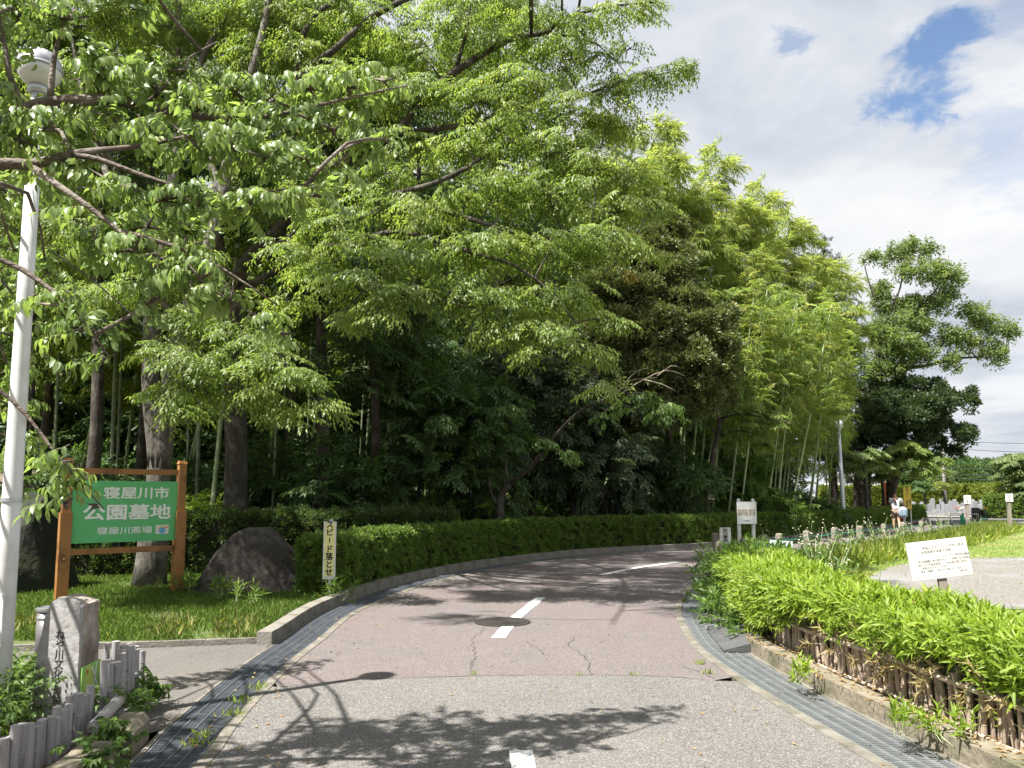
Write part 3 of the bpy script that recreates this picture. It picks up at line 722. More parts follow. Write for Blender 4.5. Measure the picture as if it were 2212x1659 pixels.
text('carving', '\n'.join('ねや川文化と歴史'), .072, 'carved', pil, (.0, D0-.001, .40), bold=.004, line=.90, sx=.95, depth=.0012)
mb = MB(); mb.add([(.151, -.085, .16), (.151, .115, .16), (.151, .115, .43), (.151, -.085, .41), (.163, -.085, .16), (.163, .115, .16), (.163, .115, .43), (.163, -.085, .41)], [(0, 1, 2, 3), (4, 7, 6, 5), (0, 4, 5, 1), (1, 5, 6, 2), (2, 6, 7, 3), (3, 7, 4, 0)], 'map_green'); mp_ = mb.build('map_panel', pil)
mb = MB(); e = .1645
mb.add([(e, -.085, .16), (e, -.03, .16), (e, -.085, .24)], [(0, 1, 2)], 'blue_print'); mb.add([(e, -.02, .16), (e, .06, .19), (e, .01, .41), (e, -.04, .41), (e, -.06, .3)], [(0, 1, 2, 3, 4)], 'map_lime')
mb.add([(e+.001, .03, .16), (e+.001, .042, .16), (e+.001, .07, .42), (e+.001, .058, .42)], [(0, 1, 2, 3)], 'letter_white'); mb.add([(e+.001, .01, .4), (e+.001, .022, .4), (e+.001, .112, .22), (e+.001, .1, .22)], [(0, 1, 2, 3)], 'letter_white')
for (y, z) in ((-.04, .36), (-.03, .19), (.08, .2)): mb.add([(e+.0015, y, z), (e+.0015, y+.02, z), (e+.0015, y+.02, z+.025), (e+.0015, y, z+.025)], [(0, 1, 2, 3)], 'red_print')
mb.build('map_print', mp_)

def picket_mesh(h, r, name='picket', inner='bamboo_inner', mat='grey_bamboo'):
    mb = MB(); prof = [(r, 0)]; z = random.uniform(.05, .2)
    while z < h-.03:
        prof += [(r, z-.006), (r*1.07, z), (r*.98, z+.006)]; z += random.uniform(.2, .3)
    prof += [(r*.98, h), (r*.72, h), (r*.72, h-.05), (0.0, h-.05)]
    k = len(prof)
    mb.lathe(prof[:k-2], mat, n=10); mb.lathe(prof[k-2:], inner, n=10)
    mb.lathe([(r*.72, h-.001), (r*.72, h-.05)], inner, n=10)
    return mb
def bamboo_fence(label, path, hs, r, step):
    t0 = empty('bamboo_fence', path[0], 0, label, 'fence')
    pts = resample(path, step); back = 0
    for i, p in enumerate(pts):
        h = hs(i/(len(pts)-1))+random.uniform(-.035, .035); rr = r*random.uniform(.85, 1.15)
        o = picket_mesh(h, rr).build('picket', t0, smooth=False); back = .045 if i % 3 == 1 else 0
        o.location = (p.x-path[0].x+random.uniform(-.005, .005)-back*.6, p.y-path[0].y+back*.8, .0); o.rotation_euler = (R(random.uniform(-2, 2)), R(random.uniform(-2.5, 2.5)), random.uniform(0, 6))
    for z in (.09, .20):
        mb = MB(); mb.tube([Vector((p.x-path[0].x-.02, p.y-path[0].y+.05, z)) for p in (path[0], path[len(path)//2], path[-1])], .02, 'grey_bamboo', n=8); mb.build('rail', t0)
fa = [G(x, y, .05) for x, y in ((-130, 1745), (0, 1700), (100, 1650), (180, 1590), (196, 1575))]
bamboo_fence('grey bamboo picket fence in front of the stone pillar', catmull(fa, .05), lambda t: .27, .028, .06)
fb = [G(x, y, .05) for x, y in ((222, 1568), (250, 1545), (275, 1528), (300, 1516))]
bamboo_fence('short grey bamboo picket fence right of the stone pillar', catmull(fb, .05), lambda t: .40+.02*t, .027, .056)
fc = [G(x, y, .05) for x, y in ((300, 1510), (255, 1500), (215, 1497))]
bamboo_fence('bamboo picket fence running behind the stone pillar', catmull(fc, .05), lambda t: .37, .026, .075)
mb = MB(); p0, p1 = G(200, 1615, .05), G(262, 1560, .05); mb.tube([p0+Vector((0, 0, .12)), p1+Vector((0, 0, .17))], .04, 'grey_bamboo', n=10)
tag(mb.build('bamboo_log'), 'thick bamboo pole leaning low between the two picket fences', 'bamboo pole')
sheet('planter_soil', [V2(-9, 3.0), V2(-2.55, 3.0)] + [p for p in offset(KLs, -.12) if 3.0 < p.y < 5.25] + [V2(-2.72, 5.45), V2(-9, 5.4)], .05, 'planter_soil', kind='structure')
def stone_block(path, label):
    mb = MB(); pts = resample(path, .07); A, B = offset(pts, -.11), offset(pts, .11); vs = []; n = len(pts)
    for i, (p, q) in enumerate(zip(A, B)):
        k = .8 if i in (0, n-1) else 1; j = lambda: random.uniform(-.008, .008)
        m = (p+q)/2; p = m+(p-m)*k; q = m+(q-m)*k
        vs += [(p.x, p.y, -.08), (q.x, q.y, -.08), (q.x+j(), q.y+j(), .11*k+j()), (m.x*.3+q.x*.7+j(), m.y*.3+q.y*.7, .155*k+j()), (m.x*.4+p.x*.6+j(), m.y*.4+p.y*.6, .15*k+j()), (p.x, p.y, .1*k+j())]
    fs = []
    for i in range(n-1):
        for j in range(6): fs.append((i*6+j, i*6+(j+1) % 6, i*6+6+(j+1) % 6, i*6+6+j))
    fs += [(5, 4, 3, 2, 1, 0), tuple((n-1)*6+j for j in range(6))]
    mb.add(vs, fs, 'old_concrete'); tag(mb.build('kerb_stone', smooth=False), label, 'kerb stone', 'mossy planter kerb stones')
kk = [p for p in offset(KLs, -.15) if p.y > 3]
stone_block([p for p in kk if 3.0 < p.y < 4.05], 'mossy kerb stone of the planter nearest the camera')
stone_block([p for p in kk if 4.07 < p.y < 4.86], 'mossy kerb stone in the middle of the planter edge')
stone_block([p for p in kk if 4.89 < p.y < 5.4], 'rounded end kerb stone of the planter at the footpath')

c = G(98, 1432); s_ = ppm(c.y)
st = empty('smoking_stand', c, 0, 'cylindrical steel ash stand with a bright rim beside the stone pillar', 'ash stand')
h = 116*s_; r = 21*s_
mb = MB(); mb.lathe([(r, 0), (r, h*.92)], 'steel_dark', n=24); mb.build('body', st, smooth=True)
mb = MB(); mb.lathe([(r*1.02, h*.78), (r*1.02, h*.84)], 'steel', n=24); mb.build('band', st, smooth=True)
mb = MB(); mb.lathe([(r*1.01, h*.92), (r*1.16, h*.95), (r*1.16, h*.985), (r*.9, h), (r*.8, h*.96), (0, h*.955)], 'steel', n=24); mb.build('ash_tray', st, smooth=False)

# ------------------------------------------------------------------ split bamboo fence of the right bed
path = [p+Vector((0, 0, .1)) for p in offset(RRs, .74) if -1.5 < p.y < 8.2]
t0 = empty('split_bamboo_fence', path[0], 0, 'low brown split bamboo fence holding back the bright bamboo grass', 'fence')
pts = [p for p in resample(path, .062) if p.y > 2.2]
protos = []
for k in range(6):
    mb = picket_mesh(.34+.03*random.random(), .021, mat='split_bamboo'); protos.append(mb)
pm = [m.build('picket', t0) for m in protos]
for i, p in enumerate(pts[:98]):
    o = pm[i % 6] if i < 6 else pm[random.randrange(6)].copy()
    if i >= 6: COL.objects.link(o)
    lean = R(random.uniform(-9, 2))
    o.location = p-path[0]+Vector((random.uniform(-.012, .012), 0, -.02)); o.rotation_euler = (R(random.uniform(-3, 3))+lean*.5, R(random.uniform(-6, 3)), random.uniform(0, 6)); o.scale = (random.uniform(.7, 1.15),)*2+(random.uniform(.82, 1.12),)
for (za, dx) in ((.27, -.035), (.015, -.05)):
    mb = MB(); q = [Vector((p.x-path[0].x+dx, p.y-path[0].y, za+.012*math.sin(i*.8))) for i, p in enumerate(pts[::6])]
    mb.tube(q, .019 if za > .1 else .014, 'split_bamboo', n=8); mb.build('rail', t0)

# ------------------------------------------------------------------ rope fence along the right side of the road
RP = [(1557, 1172, 14.0), (1608, 1165, 15.0), (1649, 1157, 16.4), (1683, 1154, 17.3), (1742, 1148, 18.6), (1803, 1141, 20.4), (1857, 1137, 21.8), (1909, 1133, 23.3), (1950, 1129, 25.2), (1990, 1126, 27)]
tops = []
for i, (px, py, Y) in enumerate(RP):
    c = P(px, py, Y); t0 = empty('rope_post', (c.x, c.y, 0), random.uniform(0, 1), 'short weathered wooden post carrying a green rope beside the road', 'post', 'posts of the green rope fence')
    mb = MB(); mb.box((0, 0, c.z/2-.1), (.13, .13, c.z+.2), 'wood_grey'); mb.box((0, 0, c.z+.008), (.12, .12, .02), 'wood_grey', taper=.7); mb.build('stake', t0)
    tops.append(Vector((c.x, c.y-.085, c.z-.10)))
q = []
for a, b in zip(tops, tops[1:]):
    for k in range(6): q.append(a+(b-a)*(k/6)-Vector((0, 0, .05*math.sin(math.pi*k/6))))
mb = MB(); mb.tube(q+[tops[-1]], .014, 'rope_green', n=6); tag(mb.build('rope'), 'thin green rope strung from post to post along the road', 'rope')

# ------------------------------------------------------------------ cemetery
t0 = []
def tomb(black=False, hh=1.0, ww=.42):
    m = 'tomb_black' if black else 'tomb_grey'
    t = empty('gravestone', (0, 0, 0)); mb = MB(); mb.box((0, 0, .14), (1.05, 1.0, .30), 'tomb_base'); mb.build('plinth', t)
    mb = MB(); mb.box((0, .15, .40), (.72, .6, .22), m); mb.build('base', t)
    mb = MB(); mb.box((0, .15, .51+hh/2), (ww, .36, hh), m, taper=.95); mb.box((0, .15, .51+hh+.02), (ww*.92, .33, .05), m, taper=.6); mb.build('stone', t)
    return t
tg = tomb(); tb = tomb(True, .9, .8)
TP = [(1925, 1096, 62), (1950, 1096, 63), (1998, 1093, 62), (2014, 1096, 62), (2042, 1094, 63), (2060, 1098, 61), (2074, 1100, 60), (2090, 1098, 61), (2118, 1099, 62), (2133, 1098, 61), (2146, 1097, 62), (2162, 1097, 63), (2180, 1097, 62),
      (2092, 1092, 70), (2108, 1094, 66), (1938, 1090, 72), (2030, 1091, 72), (2070, 1091, 74), (2150, 1091, 73)]
TPX = [(1960, 58), (1975, 58.5), (1990, 58), (1998, 60), (2008, 59), (2016, 61), (2027, 58), (2037, 59), (2046, 58), (2055, 57), (2063, 58), (2072, 59.5), (2080, 58), (2094, 58), (2102, 59), (2109, 57), (2117, 58), (2124, 57.5), (2133, 58), (2140, 57),
       (1970, 66), (1992, 67), (2012, 66), (2034, 67), (2052, 66), (2068, 67), (2088, 66), (2104, 66), (2120, 65), (2134, 66), (2150, 64), (2164, 63), (2180, 62)]
for i, (px, Y) in enumerate(TPX):
    o = tg if i == 0 else copy_tree(tg)
    Y2 = Y+4+random.uniform(-.5, .5); o.location = (P(px, 1100, Y2).x, Y2, random.choice((0, .05, .15))); o.rotation_euler = (0, 0, R(random.uniform(-30, -20))); o.scale = (random.uniform(.6, .75), .68, random.uniform(.52, .8))
    tag(o, 'grey upright gravestone in the rows before the far hedge', 'gravestone', 'grey gravestones of the cemetery')
for i, (px, Y, s) in enumerate(((2107, 47, .58), (2122, 48, .5))):
    o = tb if i == 0 else copy_tree(tb); o.location = (P(px, 1100, Y).x, Y, 0); o.scale = (s, s, s); o.rotation_euler = (0, 0, R(-35))
    tag(o, ('larger' if i == 0 else 'smaller')+' polished black gravestone beside the cemetery drive', 'gravestone')
for i, (px, Y, lab) in enumerate(((2063, 46, 'steel hoop barrier at the cemetery drive, left one'), (2101, 45, 'steel hoop barrier in front of the black gravestone'))):
    c = P(px, 1100, Y); mb = MB(); w_ = .48; q = [(-w_, 0, -.1), (-w_, 0, .62)] + [(-w_+.12-.12*math.cos(a), 0, .62+.12*math.sin(a)) for a in (R(30), R(60), R(90))] + [(w_-.12+.12*math.sin(a), 0, .62+.12*math.cos(a)) for a in (0, R(30), R(60))] + [(w_, 0, .62), (w_, 0, -.1)]
    mb.tube(q, .04, 'steel', n=8); o = mb.build('hoop_barrier', smooth=True); o.scale = (.62, .62, .66); o.location = (c.x, Y, 0); tag(o, lab, 'barrier', 'steel hoop barriers')
c = P(2123, 1103, 44); t0 = empty('date_board', (c.x, c.y, 0), R(-5), 'small dark green board with white date figures by the black gravestones', 'sign'); t0.scale = (.5, .5, .5)
mb = MB(); mb.box((0, 0, .5), (.72, .03, .34), 'net_green'); mb.build('board', t0); text('lettering', '7日18', .22, 'letter_white', t0, (0, -.02, .48), bold=.03)
for sx in (-.3, .3):
    mb = MB(); mb.box((sx, .02, .2), (.03, .03, .5), 'post_white'); mb.build('leg', t0)
c = P(2078, 1100, 42); mb = MB()
for k in range(5): mb.tube([(.09*(k-2), .02*(k % 2), 0), (.09*(k-2), .02*(k % 2), 1.0-.12*abs(k-2))], .05, 'net_green', n=6)
o = mb.build('green_net'); o.scale = (.55, .55, .6); o.location = (c.x, c.y, 0); tag(o, 'rolled bright green netting standing next to the entrance sign', 'netting')
def flowers(px, Y, z, mat, label):
    c = P(px, 1100, Y); t0 = empty('flower_bunch', (c.x, Y, z), 0, label, 'flowers'); mb = MB()
    for k in range(6): mb.tube([(0, 0, 0), (random.uniform(-.12, .12), random.uniform(-.1, .1), .3)], .008, 'rope_green', n=4)
    mb.build('stem', t0); mb = MB()
    for k in range(26):
        mb.lathe([(0, -.02), (.045, 0), (.03, .025), (0, .03)], mat, c=(random.uniform(-.2, .2), random.uniform(-.15, .15), random.uniform(.24, .45)), n=6)
    mb.build('blossom', t0)
flowers(2127, 47.2, .42, 'flower_yellow', 'bunch of yellow flowers before the black gravestones')
flowers(2068, 58, .3, 'flower_red', 'bunch of dull red flowers between grey gravestones')
flowers(2078, 57, .3, 'flower_white', 'bunch of white flowers between grey gravestones')
# blue cloth banner and orange pole far right
c = P(2193, 1067, 60); mb = MB(); mb.tube([(0, 0, 0), (0, 0, c.z+.9)], .03, 'post_white', n=6)
t0 = empty('blue_flag', (c.x, c.y, 0), 0, 'faded blue cloth flag on a pole above the far right hedge', 'flag'); o = mb.build('pole', t0)
mb = MB(); mb.box((.2, 0, c.z+.05), (.36, .012, 1.4), 'blue_cloth'); mb.build('cloth', t0)
c = P(1906, 1070, 48); t0 = empty('orange_banner', (c.x, c.y, 0), 0, 'narrow orange banner behind the small cherry tree trunk', 'banner')
mb = MB(); mb.tube([(0, 0, 0), (0, 0, c.z+.9)], .025, 'post_white', n=6); mb.build('pole', t0)
mb = MB(); mb.box((.17, 0, c.z+.1), (.3, .012, 1.4), 'orange'); mb.build('cloth', t0)

# ------------------------------------------------------------------ houses, pole and wires in the distance
def house(px, Y, w_, d_, h_, wall, roof_h, label, rz):
    c = P(px, 1070, Y); t0 = empty('house', (c.x, Y, 0), rz, label, 'house')
    mb = MB(); mb.box((0, 0, h_/2), (w_, d_, h_), wall); mb.build('wall', t0)
    mb = MB(); e = .5; mb.add([(-w_/2-e, -d_/2-e, h_+.003), (w_/2+e, -d_/2-e, h_+.003), (w_/2+e, d_/2+e, h_+.003), (-w_/2-e, d_/2+e, h_+.003), (-w_/2+1.5, 0, h_+roof_h), (w_/2-1.5, 0, h_+roof_h)],
                             [(3, 2, 1, 0), (0, 1, 5, 4), (1, 2, 5), (2, 3, 4, 5), (3, 0, 4)], 'roof_grey'); mb.build('roof', t0)
    for fl in range(2):
        for k in range(3):
            x = -w_/2+w_*(k+.5)/3; mb = MB(); mb.box((x, -d_/2-.02, 1.5+2.9*fl), (1.5, .06, 1.2), 'house_white'); f = mb.build('window', t0)
            mb = MB(); mb.box((x, -d_/2-.055, 1.5+2.9*fl), (1.3, .02, 1.02), 'window_dark'); mb.build('pane', f)
house(1886, 165, 12, 8, 5.6, 'house_wall', 2.2, 'cream house with a grey roof behind the two small trunks', R(8))
house(2010, 185, 9, 8, 6.2, 'house_white', 2.4, 'white gabled house above the far hedge', R(-20))
house(2090, 210, 13, 9, 5.2, 'house_wall', 2.0, 'low cream house mostly hidden behind distant round trees', R(10))
house(1850, 150, 9, 8, 5.0, 'house_white', 2.0, 'white house glimpsed left of the thick dark trunk', R(0))
c = P(2038, 1010, 84); t0 = empty('utility_pole', (c.x, c.y, 0), 0, 'pale concrete utility pole rising behind the cemetery hedge', 'utility pole')
mb = MB(); mb.tube([(0, 0, -.3), (0, 0, 11)], [.19, .13], 'concrete_pole', n=12); mb.build('pole', t0, smooth=True)
for z in (10.3, 8.6):
    mb = MB(); mb.box((0, -.16, z), (1.8, .09, .09), 'lamp_metal'); mb.build('crossarm', t0)
mb = MB(); mb.tube([(c.x*0+.35, 0, 7), (.35, 0, 7.9)], .2, 'concrete_pole', n=12); mb.build('transformer', t0)
for (y0, x1y, Yd, lab) in ((948, 953, 90, 'topmost overhead wire at the right'), (962, 974, 84, 'second overhead wire from the top with small clips'), (1006, 1010, 84, 'middle overhead wire above the distant trees'), (1019, 1024, 95, 'thin overhead wire just over the distant trees'), (1026, 1036, 84, 'lowest overhead wire meeting the tree tops')):
    a, b = P(1925, y0-4, Yd), P(2420, x1y+4, Yd-8); mb = MB()
    mb.tube([a+(b-a)*(k/20)-Vector((0, 0, .35*math.sin(math.pi*k/20))) for k in range(21)], .028, 'wire', n=4)
    o = mb.build('overhead_wire'); tag(o, lab, 'wire', 'overhead wires at the right')
c = P(2145, 1040, 160); mb = MB(); mb.tube([(0, 0, 0), (0, 0, c.z+3.4)], .06, 'lamp_metal', n=5); mb.box((0, 0, c.z+2.2), (1.8, .05, .05), 'lamp_metal'); mb.box((0, 0, c.z+2.7), (1.1, .05, .05), 'lamp_metal')
o = mb.build('roof_aerial'); o.location = (c.x, c.y, 0); tag(o, 'thin aerial mast above the distant low house', 'aerial')

# ------------------------------------------------------------------ person pushing a bicycle
def skin_body(name, joints, edges, mat, parent, root=0, sub=2):
    me = bpy.data.meshes.new(name); me.from_pydata([j[0] for j in joints], edges, [])
    o = bpy.data.objects.new(name, me); COL.objects.link(o)
    md = o.modifiers.new('skin', 'SKIN'); md.use_smooth_shade = True
    for v, j in zip(me.skin_vertices[0].data, joints): v.radius = j[1] if isinstance(j[1], tuple) else (j[1], j[1])
    me.skin_vertices[0].data[root].use_root = True
    o.modifiers.new('sub', 'SUBSURF').levels = sub; o.modifiers['sub'].render_levels = sub
    dg = bpy.context.evaluated_depsgraph_get(); m2 = bpy.data.meshes.new_from_object(o.evaluated_get(dg)); bpy.data.objects.remove(o)
    m2.name = name; m2.materials.clear(); m2.materials.append(MATS[mat])
    o = bpy.data.objects.new(name, m2); COL.objects.link(o); o.parent = parent; return o
f = P(1937, 1141, 36.2); f.z = 0; sc_ = 1.0
per = empty('person', (f.x, f.y, 0), R(-20), 'person seen from behind in a white t-shirt and brown shorts pushing a bicycle', 'person')
# local frame: +y is the walking direction (away), +x to the right
J = [((0, 0, .92), (.15, .11)), ((0, .0, 1.10), (.145, .10)), ((0, .02, 1.30), (.17, .105)), ((0, .03, 1.43), (.12, .08)), ((0, .05, 1.50), (.055, .055)), ((0, .08, 1.60), (.078, .09)), ((0, .09, 1.69), (.07, .085)),
     ((-.19, .02, 1.40), .06), ((-.23, .10, 1.18), .046), ((-.16, .33, 1.08), .036), ((-.13, .42, 1.06), .03),
     ((.19, .03, 1.40), .06), ((.34, .20, 1.20), .046), ((.45, .43, 1.06), .036), ((.48, .50, 1.03), .03),
     ((-.09, .0, .86), .095), ((-.10, .10, .49), .062), ((-.10, .05, .13), .042), ((-.10, .10, .05), .036), ((-.10, .22, .03), .03),
     ((.09, .0, .86), .095), ((.10, -.02, .48), .062), ((.10, -.22, .14), .042), ((.10, -.20, .05), .036), ((.10, -.09, .03), .03)]
Eg = [(0, 1), (1, 2), (2, 3), (3, 4), (4, 5), (5, 6), (3, 7), (7, 8), (8, 9), (9, 10), (3, 11), (11, 12), (12, 13), (13, 14), (0, 15), (15, 16), (16, 17), (17, 18), (18, 19), (0, 20), (20, 21), (21, 22), (22, 23), (23, 24)]
skin_body('body', J, Eg, 'skin', per)
J2 = [((0, 0, .88), (.185, .145)), ((0, .0, 1.08), (.18, .135)), ((0, .02, 1.30), (.20, .14)), ((0, .03, 1.43), (.135, .095)), ((-.19, .025, 1.40), .085), ((-.232, .09, 1.24), .08), ((.19, .035, 1.40), .085), ((.30, .14, 1.27), .08)]
skin_body('t_shirt', J2, [(0, 1), (1, 2), (2, 3), (3, 4), (4, 5), (3, 6), (6, 7)], 'shirt', per)
mb = MB()
for (x0, z0, w_, h_) in ((-.02, 1.29, .10, .05), (-.04, 1.25, .22, .025), (-.02, 1.21, .07, .06), (-.07, 1.19, .05, .03), (.03, 1.18, .05, .03), (-.02, 1.33, .06, .02)): mb.box((x0, -.152, z0), (w_, .012, h_), 'letter_black')
o = mb.build('shirt_print', per)
skin_body('shorts', [((0, 0, .92), (.17, .135)), ((-.10, .01, .83), .12), ((-.11, .09, .55), .10), ((.10, .01, .83), .12), ((.11, -.01, .55), .10)], [(0, 1), (1, 2), (0, 3), (3, 4)], 'shorts', per)
skin_body('hair', [((0, .06, 1.62), (.086, .088)), ((0, .075, 1.69), (.083, .092)), ((0, .09, 1.72), (.06, .07))], [(0, 1), (1, 2)], 'hair', per)
for (x, y) in ((-.10, .14), (.10, -.16)):
    mb = MB(); mb.box((x, y, .035), (.10, .27, .07), 'shoe', taper=.8); mb.build('shoe', per)
bk = empty('bicycle', (f.x+.42, f.y+.32, 0), R(-20), 'bicycle with a covered grey child seat pushed along the road', 'bicycle')
def wheel(y, nm):
    mb = MB(); q = [(0, y+.31*math.cos(R(a)), .33+.31*math.sin(R(a))) for a in range(0, 361, 15)]; mb.tube(q, .022, 'bike_black', n=6, caps=False); wo = mb.build('wheel', bk)
    mb = MB()
    for a in range(0, 180, 15): mb.tube([(0, y+.29*math.cos(R(a)), .33+.29*math.sin(R(a))), (0, y-.29*math.cos(R(a)), .33-.29*math.sin(R(a)))], .003, 'steel', n=3)
    mb.tube([(-.05, y, .33), (.05, y, .33)], .03, 'steel', n=8); mb.build('spoke', wo)
wheel(-.55, 'a'); wheel(.52, 'b')
mb = MB()
for a, b, r in (((0, -.55, .33), (0, -.12, .30), .014), ((0, -.12, .30), (0, -.2, .85), .016), ((0, -.12, .30), (0, .36, .72), .02), ((0, .36, .6), (0, .33, .98), .018), ((0, .36, .62), (0, .52, .33), .016), ((0, -.55, .33), (0, -.19, .7), .012)): mb.tube([a, b], r, 'bike_red', n=8)
mb.build('frame', bk)
mb = MB(); mb.tube([(-.27, .15, 1.03), (-.22, .28, 1.04), (0, .34, 1.0), (.22, .28, 1.04), (.27, .15, 1.03)], .014, 'steel', n=8); mb.build('handlebar', bk)
mb = MB(); mb.box((0, -.22, .89), (.16, .26, .06), 'bike_black', taper=.7); mb.build('saddle', bk)
mb = MB(); mb.lathe([(.14, 0), (.20, .06), (.21, .30), (.17, .42), (.08, .49), (0, .51)], 'bag_grey', c=(0, -.52, .56), n=16); cs = mb.build('child_seat_cover', bk, smooth=True)
mb = MB(); mb.box((0, -.70, .80), (.24, .05, .26), 'bag_blue'); mb.build('pocket', cs)
# ================================================================== vegetation
def norm(a): return a/np.maximum(np.linalg.norm(a, axis=-1, keepdims=True), 1e-9)
# leaf outlines: x across, y along, z up; unit length
L2 = (np.array([[0, 0, 0], [.5, .42, .10], [0, 1, -.06], [-.5, .42, .10]], float), np.array([[0, 1, 2], [0, 2, 3]]))
L8 = (np.array([[0, 0, 0], [.36, .22, .09], [0, .25, .03], [-.36, .22, .09], [.44, .58, .02], [0, .60, -.05], [-.44, .58, .02], [0, 1, -.24]], float),
      np.array([[0, 1, 2], [0, 2, 3], [1, 4, 5], [1, 5, 2], [2, 5, 6], [2, 6, 3], [4, 7, 5], [5, 7, 6]]))
L6 = (np.array([[0, 0, 0], [.5, .30, .12], [0, .40, .03], [-.5, .30, .12], [0, 1, -.18]], float), np.array([[0, 1, 2], [0, 2, 3], [1, 4, 2], [2, 4, 3]]))
class Leaves:
    """collects leaf frames, then bakes them as ONE mesh"""
    def __init__(s): s.p = []; s.d = []; s.n = []; s.l = []; s.w = []; s.r = []; s.tw = []
    def add(s, p, d, n, l, w, r):
        s.p.append(p); s.d.append(d); s.n.append(n); s.l.append(l); s.w.append(w); s.r.append(r)
    def twig(s, a, b, r): s.tw.append((a, b, r))
    def build(s, name, parent, shape, mat, twig_mat='bark_dark'):
        V, Fc = shape
        if s.p:
            p = np.concatenate(s.p); d = norm(np.concatenate(s.d)); n = np.concatenate(s.n); l = np.concatenate(s.l); w_ = np.concatenate(s.w); r = np.concatenate(s.r)
        x = norm(np.cross(d, n)); z = np.cross(x, d)
        k = len(V); M = len(p)
        vv = p[:, None, :] + x[:, None, :]*(V[None, :, 0:1]*w_[:, None, None]) + d[:, None, :]*(V[None, :, 1:2]*l[:, None, None]) + z[:, None, :]*(V[None, :, 2:3]*l[:, None, None])
        vv = vv.reshape(-1, 3); ff = (Fc[None]+(np.arange(M)*k)[:, None, None]).reshape(-1, 3); rr = np.repeat(r, k); nl = len(ff)
        if s.tw:
            a = np.concatenate([t[0] for t in s.tw]); b = np.concatenate([t[1] for t in s.tw]); tr = np.concatenate([t[2] for t in s.tw])
            t = norm(b-a); u = norm(np.cross(t, np.array([.31, .2, .93]))); v = np.cross(t, u)
            ring = [a+u*tr[:, None], a+(-.5*u+.87*v)*tr[:, None], a+(-.5*u-.87*v)*tr[:, None], b]
            tv = np.stack(ring, 1).reshape(-1, 3); o = len(vv)
            tf = (np.array([[0, 1, 3], [1, 2, 3], [2, 0, 3]])[None]+(np.arange(len(a))*4)[:, None, None]).reshape(-1, 3)+o
            vv = np.concatenate([vv, tv]); ff = np.concatenate([ff, tf]); rr = np.concatenate([rr, np.zeros(len(tv))])
        me = bpy.data.meshes.new(name)
        me.vertices.add(len(vv)); me.vertices.foreach_set('co', vv.astype(np.float32).ravel())
        me.loops.add(ff.size); me.loops.foreach_set('vertex_index', ff.astype(np.int32).ravel())
        me.polygons.add(len(ff)); me.polygons.foreach_set('loop_start', np.arange(0, ff.size, 3, dtype=np.int32))
        me.materials.append(MATS[mat])
        if s.tw:
            me.materials.append(MATS[twig_mat]); mi = np.zeros(len(ff), np.int32); mi[nl:] = 1; me.polygons.foreach_set('material_index', mi)
        at = me.attributes.new('rnd', 'FLOAT', 'POINT'); at.data.foreach_set('value', rr.astype(np.float32))
        me.update(calc_edges=True)
        o = bpy.data.objects.new(name, me); COL.objects.link(o)
        if parent is not None: o.parent = parent
        return o
UP = np.array([0, 0, 1.])
def frames(d, roll=.0):
    """columns x,y,z with y along d and z as upright as possible, rolled at random"""
    d = norm(d); x = norm(np.cross(d, UP)+1e-6); z = np.cross(x, d)
    if roll:
        a = rng.normal(0, roll, len(d))[:, None]; x2 = x*np.cos(a)+z*np.sin(a); z = z*np.cos(a)-x*np.sin(a); x = x2
    return np.stack([x, d, z], -1)
